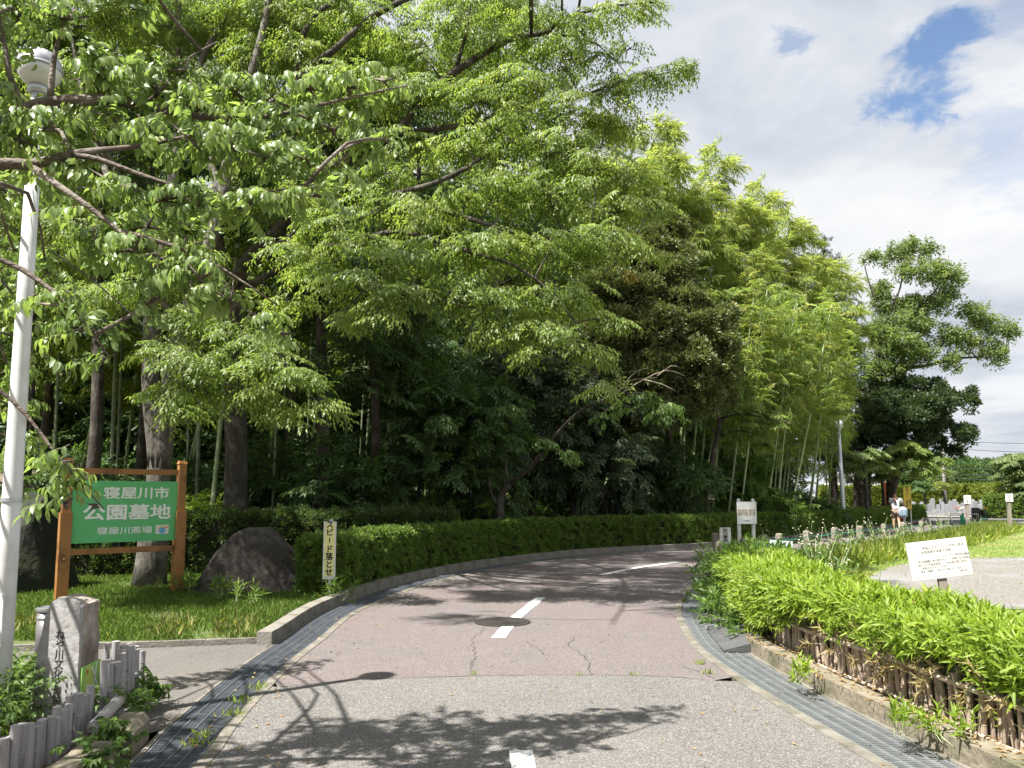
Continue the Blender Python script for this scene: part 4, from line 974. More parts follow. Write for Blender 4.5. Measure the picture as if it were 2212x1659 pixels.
def spray_template(kind):
    """leaf frames of one small leafy shoot about 1 unit long: (pos, dir, normal, scale)"""
    P_, D_, N_, S_ = [], [], [], []; T = []
    def shoot(o, yaw, L, n, droop, hang, first=.15):
        o = np.array(o, float); d = np.array([math.sin(yaw), math.cos(yaw), 0.])
        prev = o.copy()
        for k in range(n):
            t = first+(1-first)*k/max(1, n-1)
            p = o+d*L*t-UP*droop*L*t*t
            sgn = 1 if k % 2 else -1
            a = yaw+sgn*rng.uniform(.6, 1.05)*(1 if k < n-1 else .1)
            dd = np.array([math.sin(a), math.cos(a), -hang*rng.uniform(.4, 1.5)-droop*t])
            nn = UP+rng.normal(0, .28, 3)
            P_.append(p); D_.append(dd); N_.append(nn); S_.append(rng.uniform(.75, 1.15)*(1 if t > .1 else .8))
        T.append((o, o+d*L-UP*droop*L))
    if kind == 'zelkova':
        shoot((0, 0, 0), 0, 1.0, 13, .22, .45)
        for t, sg in ((.12, 1), (.25, -1), (.4, 1), (.55, -1), (.7, 1)):
            shoot((0, t, -.22*t*t), sg*rng.uniform(.7, 1.0), .62-.3*t, 7, .3, .5)
    elif kind == 'cherry':
        shoot((0, 0, 0), 0, 1.0, 9, .18, 1.2)
        for t, sg in ((.3, 1), (.55, -1)): shoot((0, t, -.1*t), sg*.8, .4, 5, .25, 1.2)
    elif kind == 'dense':
        for k in range(26):
            th = rng.uniform(0, 2*math.pi); ph = rng.uniform(.1, 1.3)
            d = np.array([math.cos(th)*math.sin(ph), math.cos(ph), math.sin(th)*math.sin(ph)])
            P_.append(d*rng.uniform(.1, .6)); D_.append(d+rng.normal(0, .25, 3)); N_.append(rng.normal(0, 1, 3)+np.array([0, .2, .6])); S_.append(rng.uniform(.7, 1.15))
        T.append((np.zeros(3), np.array([0, .7, 0])))
    elif kind == 'bamboo':
        for sg in (0, 1, -1, .55, -.55):
            yaw = sg*.75; L = 1.0 if sg == 0 else .7
            o = np.array([0, .12*abs(sg), 0.]); d = np.array([math.sin(yaw), math.cos(yaw), 0])
            for k in range(7):
                t = .25+.75*k/6; p = o+d*L*t-UP*.4*L*t*t
                a = yaw+rng.uniform(-.7, .7)
                P_.append(p); D_.append(np.array([math.sin(a), math.cos(a), -.55-.5*t+rng.normal(0, .2)])); N_.append(UP+rng.normal(0, .4, 3)); S_.append(rng.uniform(.7, 1.2))
            T.append((o, o+d*L-UP*.4*L))
    elif kind == 'sasa':
        for k in range(9):
            t = .45+.55*k/8; a = k*2.4+rng.uniform(-.4, .4); tilt = .35+.75*(1-k/8)
            P_.append(np.array([0, t, 0.])); D_.append(np.array([math.cos(a)*tilt, .75, math.sin(a)*tilt])); N_.append(np.array([-math.cos(a)*.6, .8, -math.sin(a)*.6])+rng.normal(0, .15, 3)); S_.append(rng.uniform(.75, 1.15))
        T.append((np.zeros(3), np.array([0, .95, 0])))
    elif kind == 'needle':
        for k in range(30):
            th = rng.uniform(0, 2*math.pi); t = rng.uniform(.1, 1)
            P_.append(np.array([0, t, 0.])); D_.append(np.array([math.cos(th)*.8, .6, math.sin(th)*.8])); N_.append(rng.normal(0, 1, 3)); S_.append(rng.uniform(.7, 1.1))
        T.append((np.zeros(3), np.array([0, .9, 0])))
    elif kind == 'tuft':
        for k in range(14):
            th = rng.uniform(0, 2*math.pi); a = rng.uniform(.1, .7)
            P_.append(np.array([rng.normal(0, .05), 0, rng.normal(0, .05)])); D_.append(np.array([math.cos(th)*a, 1, math.sin(th)*a])); N_.append(np.array([-math.cos(th), a, -math.sin(th)])); S_.append(rng.uniform(.5, 1.1))
    return np.array(P_), np.array(D_), np.array(N_), np.array(S_), T
TEMPL = {k: [spray_template(k) for _ in range(5)] for k in ('zelkova', 'cherry', 'dense', 'bamboo', 'sasa', 'needle', 'tuft')}
def sprays(Lv, kind, pos, d, size, leaf_l, leaf_w, base_r=None, roll=.3, twig=.006, keep=1.0):
    """puts one leafy shoot at every pos, pointing along d"""
    n = len(pos)
    if n == 0: return
    size = np.broadcast_to(np.asarray(size, float), (n,)); Rm = frames(d, roll)
    base_r = rng.uniform(0, 1, n) if base_r is None else base_r
    which = rng.integers(0, 5, n)
    for v in range(5):
        m = which == v
        if not m.any(): continue
        p, dd, nn, ss, T = TEMPL[kind][v]; K = len(p); Rv = Rm[m]; c = pos[m]; k = m.sum()
        pp = np.einsum('nij,kj->nki', Rv, p)*size[m][:, None, None]+c[:, None, :]
        d2 = np.einsum('nij,kj->nki', Rv, dd)+rng.normal(0, .12, (k, K, 3)); n2 = np.einsum('nij,kj->nki', Rv, nn)
        sc = ss[None]*rng.uniform(.85, 1.15, (k, K))*(size[m]/np.mean(size))[:, None]**.3
        rr = np.clip(base_r[m][:, None]*.65+rng.uniform(0, .35, (k, K)), 0, 1)
        q = rng.uniform(0, 1, (k, K)) < keep
        Lv.add(pp[q], d2[q], n2[q], (sc*leaf_l)[q], (sc*leaf_w)[q], rr[q])
        if twig:
            for a, b in T:
                A = np.einsum('nij,j->ni', Rv, a)*size[m][:, None]+c; B = np.einsum('nij,j->ni', Rv, b)*size[m][:, None]+c
                Lv.twig(A, B, np.full(k, twig))
def npv(v): return np.array((v[0], v[1], v[2]), float)
def ball(n, up=0.0, shell=.45):
    v = norm(rng.normal(0, 1, (n, 3))); v[:, 2] = np.where((v[:, 2] < 0) & (rng.uniform(0, 1, n) < up), -v[:, 2], v[:, 2])
    return v*rng.uniform(shell, 1, n)[:, None]
# colour ranges (linear base colours)
leaf('leaf_cherry', [(0, (.13, .195, .075)), (.5, (.20, .28, .105)), (.92, (.26, .34, .12)), (1, (.25, .28, .07))], .5, .38, .5)
leaf('leaf_zelkova', [(0, (.12, .178, .05)), (.5, (.195, .268, .072)), (.9, (.27, .34, .095)), (1, (.33, .36, .11))], .55, .42, .5)
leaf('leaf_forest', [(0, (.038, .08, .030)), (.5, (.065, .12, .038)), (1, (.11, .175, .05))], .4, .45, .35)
leaf('leaf_wood', [(0, (.08, .125, .022)), (.5, (.14, .20, .03)), (1, (.24, .27, .045))], .45, .45, .35)
leaf('leaf_evergreen', [(0, (.062, .085, .034)), (.5, (.11, .138, .052)), (.85, (.20, .215, .085)), (1, (.30, .275, .13))], .3, .4, .45)
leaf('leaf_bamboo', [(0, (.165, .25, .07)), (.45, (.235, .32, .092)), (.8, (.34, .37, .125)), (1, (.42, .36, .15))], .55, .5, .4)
leaf('leaf_oak', [(0, (.11, .165, .07)), (.5, (.17, .235, .095)), (1, (.24, .29, .11))], .5, .45, .4)
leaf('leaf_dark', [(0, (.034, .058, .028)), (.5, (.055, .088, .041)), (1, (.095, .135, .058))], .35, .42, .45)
leaf('needle_dark', [(0, (.020, .045, .022)), (1, (.05, .085, .04))], .2, .5, .3)
leaf('leaf_hedge', [(0, (.075, .13, .034)), (.5, (.13, .205, .048)), (.9, (.19, .275, .062)), (1, (.27, .22, .09))], .45, .45, .4)
leaf('leaf_azalea', [(0, (.036, .062, .02)), (.5, (.065, .105, .028)), (.9, (.10, .15, .036)), (1, (.17, .11, .055))], .3, .5, .35)
leaf('leaf_sasa', [(0, (.12, .19, .024)), (.4, (.20, .295, .036)), (.88, (.285, .375, .05)), (.95, (.38, .40, .08)), (1, (.38, .31, .17))], .42, .45, .35)
leaf('leaf_bush', [(0, (.06, .115, .030)), (.6, (.105, .18, .042)), (1, (.16, .25, .055))], .42, .42, .4)
leaf('leaf_farhedge', [(0, (.085, .12, .02)), (.6, (.14, .18, .028)), (1, (.20, .23, .035))], .35, .5, .3)
leaf('leaf_far', [(0, (.050, .10, .035)), (.6, (.085, .15, .05)), (1, (.13, .19, .06))], .35, .5, .3)
leaf('grass_blade', [(0, (.085, .145, .030)), (.6, (.135, .215, .042)), (.93, (.18, .25, .055)), (1, (.30, .25, .12))], .35, .5, .25)
leaf('grass_field', [(0, (.19, .26, .055)), (.6, (.27, .36, .075)), (.85, (.33, .39, .10)), (1, (.5, .44, .24))], .5, .5, .25)
leaf('grass_tall', [(0, (.26, .33, .08)), (.6, (.36, .44, .11)), (.85, (.45, .48, .16)), (1, (.62, .54, .32))], .55, .5, .25)
leaf('litter', [(0, (.20, .12, .05)), (1, (.34, .24, .11))], .1, .7, .2)
leaf('leaf_orange', [(0, (.16, .19, .04)), (.6, (.3, .2, .05)), (1, (.5, .14, .04))], .4, .5, .3)

def limb(mb, pts, r0, r1, mat, n=8, step=.35, wob=.05):
    q = catmull(pts, step); k = len(q); mb.tube(q, [r0+(r1-r0)*(i/(k-1))**.85 for i in range(k)], mat, n=n, wob=wob); return q
def pad_tree(name, label, base, limbs, pads, lv, kind, size, ll, lw, dens, leafm, barkm, shape, group=None, zsq=.38, cat='tree', twig=.006, subr=.022, bare=None, roll=.3, keep=1.0, droop=.36, trunk_n=12):
    """a tree from its limbs and its flat leafy layers; every layer hangs on a branch of its own"""
    t0 = empty(name, base, 0, label, cat, group); B = Vector(base); mb = MB(); nodes = []
    for i, (pts, r0, r1) in enumerate(limbs):
        q = limb(mb, [Vector(p)-B for p in pts], r0, r1, barkm, n=trunk_n if i == 0 else 8)
        nodes += [(x, r0+(r1-r0)*k/len(q)) for k, x in enumerate(q)]
    main = [x for x in nodes]
    NX = np.array([npv(x[0]) for x in main]); NR = np.array([x[1] for x in main])
    for (c, r) in pads:
        c = npv(Vector(c)-B); dv = NX-c; cost = np.linalg.norm(dv, axis=1)+np.maximum(0, dv[:, 2])*1.2+np.maximum(0, -.02-(c[2]-NX[:, 2]))*.6
        k = int(np.argmin(cost)); a = NX[k]; dist = np.linalg.norm(c-a)
        r0 = min(NR[k]*.75, subr*(.5+dist*.55)); midp = (a+c)/2+np.array([0, 0, .10*dist])+rng.normal(0, .05*dist, 3)
        if dist > .25: limb(mb, [Vector(a), Vector(midp), Vector(c)], max(.012, r0), .008, barkm, n=6, step=.4)
        out = c-a; out[2] = 0; out = out/(np.linalg.norm(out)+1e-6)
        n = int(dens*r*r); v = ball(n, .55, .3)*np.array([r, r, r*zsq]); pos = c+v
        dd = norm(v*np.array([1, 1, .3])+1e-6)*.9+out*.55+rng.normal(0, .25, (n, 3)); dd[:, 2] = dd[:, 2]*.4-droop
        sprays(lv, kind, pos-norm(dd)*size*.5, dd, size*rng.uniform(.7, 1.2, n), ll, lw, roll=roll, twig=twig, keep=keep,
               base_r=np.clip(.5+.28*rng.normal(0, 1, n)+.12*rng.normal(), 0, 1))
        for _ in range(5):                                # thin boughs inside the layer
            e = c+ball(1)[0]*np.array([r, r, r*zsq])*.9; lv.twig(c[None], e[None], np.array([.012]))
    if bare:
        for pts in bare: limb(mb, [Vector(p)-B for p in pts], .018, .003, 'dead_twig', n=5, step=.2)
    mb.build('trunk', t0, smooth=True); lv.build('crown', t0, shape, leafm, barkm)
    return t0
def PP(*a): return [P(*x) for x in a]

# ---- cherry tree at the left edge: trunk outside the frame, boughs reach across
CK = .72
def PC(px, py, d): return P(px, py, d*CK)
def PPC(*a): return [PC(*x) for x in a]
B0 = Vector((-4.4, 3.5, 0))
cl = [([B0, B0+Vector((.15, .1, 1.3)), B0+Vector((.35, .2, 2.2))], .17, .13),
      ([B0+Vector((.35, .2, 2.2)), PC(-180, 400, 5.3)] + PPC((0, 280, 5.5), (52, 240, 5.5), (108, 222, 5.5), (222, 215, 5.5), (312, 229, 5.6), (417, 250, 5.7), (521, 257, 5.8), (625, 243, 5.9), (768, 208, 6.1), (880, 185, 6.2)), .055, .005),
      ([B0+Vector((.3, .2, 2.1)), PC(-150, 380, 5.1)] + PPC((0, 354, 5.1), (62, 356, 5.1), (115, 344, 5.1), (153, 333, 5.2), (215, 325, 5.2), (312, 314, 5.3), (417, 293, 5.4), (560, 285, 5.5)), .045, .005),
      (PPC((153, 333, 5.2), (215, 345, 5.2), (278, 368, 5.2), (347, 392, 5.2), (434, 422, 5.3), (540, 420, 5.4), (660, 400, 5.5)), .018, .004),
      (PPC((62, 356, 5.1), (139, 410, 5.0), (194, 448, 5.0), (260, 500, 5.0), (350, 560, 5.1), (450, 620, 5.2), (580, 700, 5.3)), .020, .004),
      (PPC((260, 500, 5.0), (370, 530, 5.0), (480, 580, 5.1), (600, 660, 5.2)), .014, .004),
      ([B0+Vector((.3, .2, 2.0)), PC(-150, 520, 4.8)] + PPC((0, 560, 4.9), (90, 610, 4.9), (170, 680, 4.9), (235, 770, 4.9)), .028, .004),
      ([B0+Vector((.3, .2, 1.9)), PC(-160, 760, 4.7)] + PPC((-20, 830, 4.75), (60, 900, 4.8), (120, 980, 4.8), (180, 1050, 4.85), (225, 1100, 4.9)), .016, .003),
      (PPC((108, 222, 5.5), (115, 140, 5.5), (130, 70, 5.5), (150, 0, 5.5)), .02, .005),
      (PPC((52, 240, 5.5), (20, 160, 5.4), (10, 90, 5.4), (-20, -40, 5.3)), .02, .006),
      (PPC((312, 229, 5.6), (360, 180, 5.7), (400, 130, 5.8), (470, 90, 5.9)), .012, .004)]
cp = []
for (px, py, d, r) in ((20, 200, 5.5, .2), (40, 40, 5.7, .25), (150, 40, 5.5, .25), (200, 170, 5.5, .33), (280, 150, 5.6, .3), (340, 200, 5.6, .33), (400, 150, 5.7, .28), (430, 230, 5.7, .33), (510, 200, 5.8, .3),
                       (590, 215, 5.9, .3), (670, 190, 6, .28), (750, 190, 6.1, .26), (830, 175, 6.15, .24), (560, 280, 5.8, .3), (640, 280, 5.9, .28), (720, 280, 6, .28), (790, 300, 6, .2), (240, 250, 5.5, .33), (330, 280, 5.4, .33), (420, 310, 5.4, .33), (500, 320, 5.5, .3), (580, 340, 5.5, .28), (660, 340, 5.6, .26), (730, 350, 5.7, .22), (830, 300, 5.9, .16),
                       (120, 280, 5.4, .33), (40, 300, 5.3, .3), (150, 370, 5.2, .28), (60, 420, 5, .28), (250, 400, 5.2, .3), (340, 430, 5.2, .3), (430, 450, 5.3, .28), (520, 450, 5.4, .26), (600, 430, 5.4, .24), (680, 420, 5.5, .2),
                       (200, 500, 5, .26), (280, 540, 5, .28), (350, 590, 5.1, .28), (430, 600, 5.1, .27), (500, 650, 5.2, .26), (570, 690, 5.3, .2), (610, 720, 5.3, .14), (400, 530, 5.1, .24), (320, 490, 5.1, .24), (330, 650, 5.05, .16),
                       (30, 540, 4.9, .27), (100, 590, 4.9, .25), (40, 650, 4.85, .26), (130, 660, 4.9, .22), (180, 710, 4.9, .2), (60, 730, 4.85, .2), (220, 780, 4.9, .13), (20, 800, 4.8, .2), (130, 800, 4.9, .12),
                       (30, 880, 4.78, .2), (70, 960, 4.8, .18), (20, 990, 4.8, .16), (130, 1000, 4.82, .17), (165, 1040, 4.86, .13), (140, 1085, 4.85, .12), (205, 1092, 4.9, .08), (60, 1050, 4.8, .14),
                       (-120, 200, 5.3, .5), (-160, 400, 5.1, .5), (-60, 60, 5.4, .45), (-150, 600, 4.9, .4), (-110, -100, 5.2, .5), (80, -90, 5.6, .4), (330, -20, 5.5, .2)):
    if px < 112 and py > 380 and px > -50: d = 8.3; r *= 1.45
    cp.append((P(px, py, d*CK), r*.76))
for q in ((-4.8, 3.0, 3.4), (-4.3, 2.9, 3.9), (-3.9, 3.4, 4.1), (-4.6, 3.8, 4.2), (-4.1, 4.1, 3.7), (-3.7, 3.0, 3.5), (-5.1, 3.5, 3.8), (-3.4, 3.7, 4.4), (-4.0, 3.6, 3.2)): cp.append((Vector(q), .42))  # leaf pads out of view, added to soften the bare boughs' shadow
Lv = Leaves()
pad_tree('cherry_tree', 'cherry tree at the left edge whose leafy boughs hang across the lamp pole', B0, cl, cp, Lv, 'cherry', .186, .060, .029, 215, 'leaf_cherry', 'bark_cherry', L8, zsq=.62, twig=.003, subr=.013, roll=.5, droop=.35)

# ---- zelkova trees
def scat(lst, k=1, j=0):
    return [(P(px, py, d), r) for (px, py, d, r) in lst]
z1 = G(322, 1275); z1.z = 0
l1 = [([z1, P(332, 1150, z1.y), P(345, 1000, z1.y), P(343, 940, z1.y), P(343, 890, z1.y)], .28, .11),
      ([P(342, 1010, z1.y), P(334, 930, z1.y)]+PP((326, 840, z1.y), (326, 700, 13.2), (345, 560, 13.4), (372, 400, 13.6), (386, 240, 13.8), (386, 100, 14), (384, -80, 14)), .175, .05),
      ([P(348, 1010, z1.y), P(356, 930, z1.y)]+PP((366, 850, 13), (385, 740, 13), (430, 600, 13), (478, 440, 13), (500, 300, 13), (560, 100, 13), (600, -100, 13)), .18, .05),
      (PP((372, 800, 13), (430, 740, 12), (520, 720, 11.4), (600, 760, 11)), .05, .015), (PP((326, 830, 13), (340, 800, 12), (380, 770, 11), (400, 790, 10.6)), .04, .012),
      (PP((345, 560, 13.4), (250, 420, 13.5), (190, 250, 13.8), (150, 60, 14)), .08, .03), (PP((478, 440, 13), (424, 174, 13.6), (510, 0, 13.6)), .08, .04)]
p1 = scat([(360, 760, 10.8, .55), (420, 800, 10.7, .6), (345, 850, 10.6, .5), (400, 890, 10.6, .5), (450, 850, 11, .4), (540, 740, 11, .65), (500, 790, 10.9, .6), (580, 790, 10.8, .65), (640, 820, 10.7, .55), (560, 860, 11, .6), (690, 880, 10.8, .4), (620, 890, 11, .5), (480, 700, 11.2, .6), (390, 690, 11.2, .5),
            (300, 620, 12.5, .8), (200, 640, 13, .8), (420, 560, 12, .7), (300, 500, 13, .9), (200, 520, 13.5, .9), (120, 560, 14, .9), (60, 440, 14, 1), (130, 400, 14.5, 1),
            (480, 60, 14, 1.0), (400, 100, 14.2, 1.0), (300, 70, 14.5, 1.1), (200, 60, 14.5, 1.1), (100, 60, 15, 1.1), (30, 100, 15, 1.1), (340, 180, 14.3, .9), (440, 190, 13.8, .9), (540, 130, 13.5, .9), (250, 170, 14.6, 1), (560, 30, 13.5, 1)])
for _ in range(18): p1.append((Vector((random.uniform(-13, -4), random.uniform(13, 19), random.uniform(11.5, 14.5))), random.uniform(1.0, 1.6)))
for _ in range(16): p1.append((Vector((random.uniform(-8.8, -6.2), random.uniform(8.2, 11), random.uniform(5, 8))), random.uniform(.6, .9)))
l1.append(([P(372, 700, 13), Vector((-6.4, 11.5, 7)), Vector((-7, 9.6, 7.4)), Vector((-8, 8.4, 7.2))], .08, .015))
Lv = Leaves()
pad_tree('zelkova_tree', 'grey forked zelkova trunk behind the green sign with bright low leaf sprays', z1, l1, p1, Lv, 'zelkova', .5, .080, .034, 48, 'leaf_zelkova', 'bark_grey', L6, zsq=.36, twig=.004, subr=.02)

z2 = P(510, 1080, 17.0); z2.z = 0
l2 = [([z2, P(510, 1000, 17), P(508, 860, 16.8), P(500, 720, 16.5), P(500, 640, 16.2)], .27, .21),
      (PP((500, 650, 16.2), (530, 570, 15.2), (620, 480, 14), (730, 360, 13.2), (850, 290, 12.8), (935, 200, 12.8), (983, 155, 12.8), (1102, 85, 12.8), (1182, 71, 12.9), (1214, 40, 13), (1332, 12, 13.2), (1420, 5, 13.4)), .17, .012),
      (PP((500, 650, 16.2), (470, 520, 16), (475, 440, 15.8), (500, 300, 15.5), (570, 150, 15), (640, -60, 15)), .16, .05),
      (PP((620, 480, 14), (640, 330, 13.4), (640, 180, 13), (718, 111, 13), (805, 36, 13), (896, -10, 13)), .09, .05),
      (PP((640, 180, 13), (658, 67, 13.2), (725, -5, 13.4)), .07, .04),
      (PP((850, 290, 12.8), (1000, 270, 12.6), (1150, 230, 12.6), (1253, 210, 12.8), (1332, 178, 13), (1435, 159, 13.3), (1495, 145, 13.4)), .06, .008),
      (PP((530, 570, 15.2), (700, 480, 13.4), (820, 430, 12.4), (936, 397, 11.8), (1003, 365, 11.8), (1055, 333, 12), (1118, 301, 12), (1200, 310, 12), (1300, 320, 12.2)), .10, .01),
      (PP((530, 575, 15.2), (658, 500, 13.5), (777, 470, 12.4), (904, 444, 11.8), (999, 468, 11.5), (1078, 492, 11.4), (1166, 516, 11.5), (1277, 506, 11.8), (1360, 540, 12)), .10, .009),
      (PP((500, 640, 16.2), (640, 560, 13.6), (760, 520, 12.2), (864, 500, 11.6), (951, 524, 11.2), (1055, 555, 11), (1114, 575, 10.9), (1200, 640, 10.9), (1280, 760, 10.9), (1292, 850, 10.9)), .09, .007),
      (PP((640, 560, 13.6), (720, 590, 12), (820, 620, 11), (920, 640, 10.7), (1040, 670, 10.6)), .05, .008),
      (PP((983, 155, 12.8), (1010, 60, 12.8), (1020, -40, 12.8)), .04, .015), (PP((1182, 71, 12.9), (1290, 95, 13), (1370, 180, 13.3)), .02, .006)]
p2 = scat([(1340, 18, 13.2, .65), (1250, 50, 13, .7), (1395, 12, 13.4, .45), (1455, 150, 13.4, .45), (1490, 150, 13.4, .3), (1390, 175, 13.3, .6), (1320, 185, 13, .75), (1360, 105, 13.3, .35), (1290, 120, 13.1, .5), (1210, 130, 13, .9), (1130, 60, 13, 1.0), (1050, 110, 13, 1.0), (970, 50, 13, 1), (890, 110, 13, 1), (1130, 190, 12.6, 1.0), (1040, 220, 12.6, 1.0), (950, 210, 12.7, .9), (1230, 260, 12.5, .9), (1310, 270, 12.6, .7), (1180, 330, 12.1, 1.0), (1090, 290, 12.2, .9), (1280, 370, 12.1, .8), (1360, 390, 12.4, .6), (1190, 420, 11.7, .9), (1090, 400, 11.7, .8), (1000, 320, 12, .7), (1420, 440, 12.5, .5), (1010, 430, 11.6, .8),
            (1330, 460, 12, .7), (1385, 545, 12, .5), (1290, 530, 11.6, .8), (1200, 540, 11.3, .8), (1100, 540, 11.1, .9), (1000, 540, 11.1, .8), (900, 480, 11.5, .8), (820, 440, 11.8, .7), (1250, 640, 11, .65), (1160, 640, 10.9, .7), (1070, 650, 10.7, .7), (1130, 715, 10.7, .6), (1215, 725, 10.8, .55), (1285, 770, 10.9, .45), (1290, 840, 10.9, .35), (1310, 690, 11, .4), (970, 630, 10.8, .7), (880, 640, 10.8, .6), (770, 620, 10.8, .65), (690, 580, 11.2, .6), (810, 680, 10.6, .5), (870, 560, 11, .7), (790, 530, 11.3, .7), (700, 480, 12, .7), (620, 540, 12.2, .7), (730, 690, 11, .4), (1140, 770, 10.7, .35), (1040, 720, 10.7, .4), (640, 660, 12, .5),
            (600, 60, 13.6, 1.0), (650, 130, 13.2, .9), (740, 190, 12.8, 1.0), (710, 50, 13.4, 1.0), (800, 60, 13.3, .9), (830, 190, 12.8, .9), (760, 300, 12.6, .7), (690, 260, 13, .8), (900, 300, 12.6, .6), (840, 370, 12.2, .6), (620, 330, 13.6, .9), (560, 430, 14, .9), (660, 420, 13, .7), (560, 240, 14, .9)])
for _ in range(26):
    y = random.uniform(14, 21); p2.append((Vector((random.uniform(-8, -1.0+.10*(y-9)), y, random.uniform(12.2, 15.5))), random.uniform(1.0, 1.7)))
for _ in range(8): p2.append((Vector((random.uniform(-5.5, -1), random.uniform(6, 9.5), random.uniform(8.6, 10.2))), random.uniform(.6, .85)))
for _ in range(4): p2.append((Vector((random.uniform(-2, 2), random.uniform(9, 12), random.uniform(9.8, 11))), random.uniform(.6, .85)))
l2.append(([P(640, -60, 15), Vector((-3.2, 12, 11)), Vector((-2.8, 9, 9.6)), Vector((-3, 6.5, 8.8))], .07, .015))
Lv = Leaves()
pad_tree('zelkova_tree', 'large spreading zelkova whose long dark limbs sweep right over the road', z2, l2, p2, Lv, 'zelkova', .5, .080, .034, 46, 'leaf_zelkova', 'bark_dark', L6, zsq=.36, twig=.004, subr=.02)
# orange twig tip on the zelkova
t_ = bpy.data.objects['zelkova_tree.001']
Lv = Leaves(); q = np.array([npv(P(1350+rng.normal(0, 9), 588+rng.normal(0, 7), 11.9)-t_.location) for _ in range(2)])
sprays(Lv, 'zelkova', q, rng.normal(0, .6, (2, 3))+np.array([.5, -.3, -.5]), .22, .085, .036); tag(Lv.build('faded_twig', t_, L6, 'leaf_orange', 'bark_dark'), 'twig tip with orange withered leaves')

# ---- other trunks of the wood, each with a crown of its own
def wood_tree(px, ybase, Y, r, top, label, lean=0.0, crown_r=2.6, n_pad=26, leafm='leaf_forest', bark='bark_dark', low=4.5, dens=15, tag_=None, fork=True):
    b = P(px, ybase, Y); b.z = hill(b.x, b.y)
    t = Vector((b.x+lean*top, b.y, top)); c = (b+t)/2
    lb = [([b-Vector((0, 0, .2)), b+(t-b)*.25+Vector((.1, 0, 0)), b+(t-b)*.55+Vector((-.1, .1, 0)), t], r, r*.25)]
    pads = []
    for k in range(n_pad):
        z = random.uniform(low, top+.6); a = random.uniform(0, 6.28); rad = crown_r*(.35+.65*math.sin(math.pi*min(1, (z-low+.8)/(top-low+1.4))))*random.uniform(.3, 1)
        m = b+(t-b)*(z/top); pads.append((Vector((m.x+rad*math.cos(a), m.y+rad*math.sin(a), z)), random.uniform(.8, 1.35)))
    lvs = Leaves()
    return pad_tree('wood_tree', label, b, lb, pads, lvs, 'zelkova', .75, .14, .06, dens, leafm, bark, L2, zsq=.55, twig=.006, subr=.02)
wood_tree(190, 1062, 16.5, .17, 12.5, 'dark slim trunk rising just behind the top left corner of the green sign')
wood_tree(685, 1080, 18.0, .19, 13, 'pale brown trunk rising behind the dark azalea hedge')
wood_tree(800, 1080, 19.0, .16, 12.5, 'very dark thin trunk beside the lit bamboo culms', low=4.2)
wood_tree(40, 1080, 19, .2, 13, 'dark wood tree at the far left behind the lamp pole', leafm='leaf_wood')
wood_tree(300, 1000, 24, .2, 15, 'tall yellow green wood tree behind the forked zelkova', leafm='leaf_wood', crown_r=3.4, n_pad=34)
wood_tree(620, 1000, 25, .2, 16, 'tall wood tree standing behind the large zelkova limbs', leafm='leaf_wood', crown_r=3.4, n_pad=34)
wood_tree(900, 1000, 24, .2, 14.5, 'dark dense wood tree in the middle of the picture behind the zelkova', leafm='leaf_forest', crown_r=3.2, n_pad=40, low=3)
wood_tree(1080, 990, 27, .2, 16.5, 'tall dark wood tree left of the rounded evergreen', leafm='leaf_forest', crown_r=3.2, n_pad=38, low=4)
wood_tree(90, 1000, 26, .2, 16, 'tall bright wood tree at the top left corner', leafm='leaf_wood', crown_r=3.6, n_pad=34)
wood_tree(-160, 1040, 21, .2, 14, 'wood tree beyond the left edge shading the far lawn', leafm='leaf_forest', crown_r=3.6, n_pad=34)

# ---- shrubs of the dark understorey, each a thing
def blob_plant(name, label, c, blobs, kind, size, ll, lw, dens, leafm, shape=L2, cat='shrub', group=None, stems=4, bark='bark_dark', twig=.006, up=.75, roll=.6, droop=0, trunk=None, shell=.75, base=None):
    """foliage on the shells of several rounded lobes, held by stems from the base"""
    t0 = empty(name, c, 0, label, cat, group); lv = Leaves(); mb = MB(); B = Vector(c)
    for i, (p, rx, rz) in enumerate(blobs):
        p = npv(Vector(p)-B); n = int(dens*(rx*rx+rx*rz)/2)
        u = ball(n, up, shell); bump = 1+.10*np.sin(u[:, 0]*7+i)+.08*np.sin(u[:, 1]*9+2*i)+.1*np.cos(u[:, 2]*8+i)
        v = u*np.array([rx, rx, rz])*bump[:, None]; d = norm(u*np.array([1/rx, 1/rx, 1/rz]))+rng.normal(0, .28, (n, 3)); d[:, 2] -= droop
        sprays(lv, kind, p+v-norm(d)*size*.5, d, size*rng.uniform(.75, 1.25, n), ll, lw, roll=roll, twig=twig, base_r=np.clip(.5+.25*rng.normal(0, 1, n), 0, 1))
        a = Vector((rng.normal(0, .1), rng.normal(0, .1), 0)) if trunk is None else Vector(trunk[-1])-B
        if i < 14 or trunk: limb(mb, [a, (a+Vector(p))/2+Vector(rng.normal(0, .1*rx, 3)), Vector(p)], max(.015, .05*rx), .012, bark, n=6, step=.5)
    if trunk: limb(mb, [Vector(q)-B for q in trunk], base[0], base[1], bark, n=12)
    mb.build('trunk' if trunk else 'stem', t0, smooth=True); lv.build('crown' if trunk else 'foliage', t0, shape, leafm, bark)
    return t0
def shrub(px, py, Y, w_, h_, label, leafm='leaf_forest', kind='zelkova', size=.5, ll=.13, lw=.05, dens=34, n=6, **k):
    b = P(px, py, Y); b.z = hill(b.x, b.y); bl = []
    for i in range(n):
        a = random.uniform(0, 6.28); q = random.uniform(.1, .75)
        bl.append((b+Vector((w_/2*q*math.cos(a), w_/2*.8*q*math.sin(a), h_*random.uniform(.3, .78))), w_*random.uniform(.22, .36), h_*random.uniform(.2, .32)))
    return blob_plant('shrub', label, b, bl, kind, size, ll, lw, dens, leafm, **k)
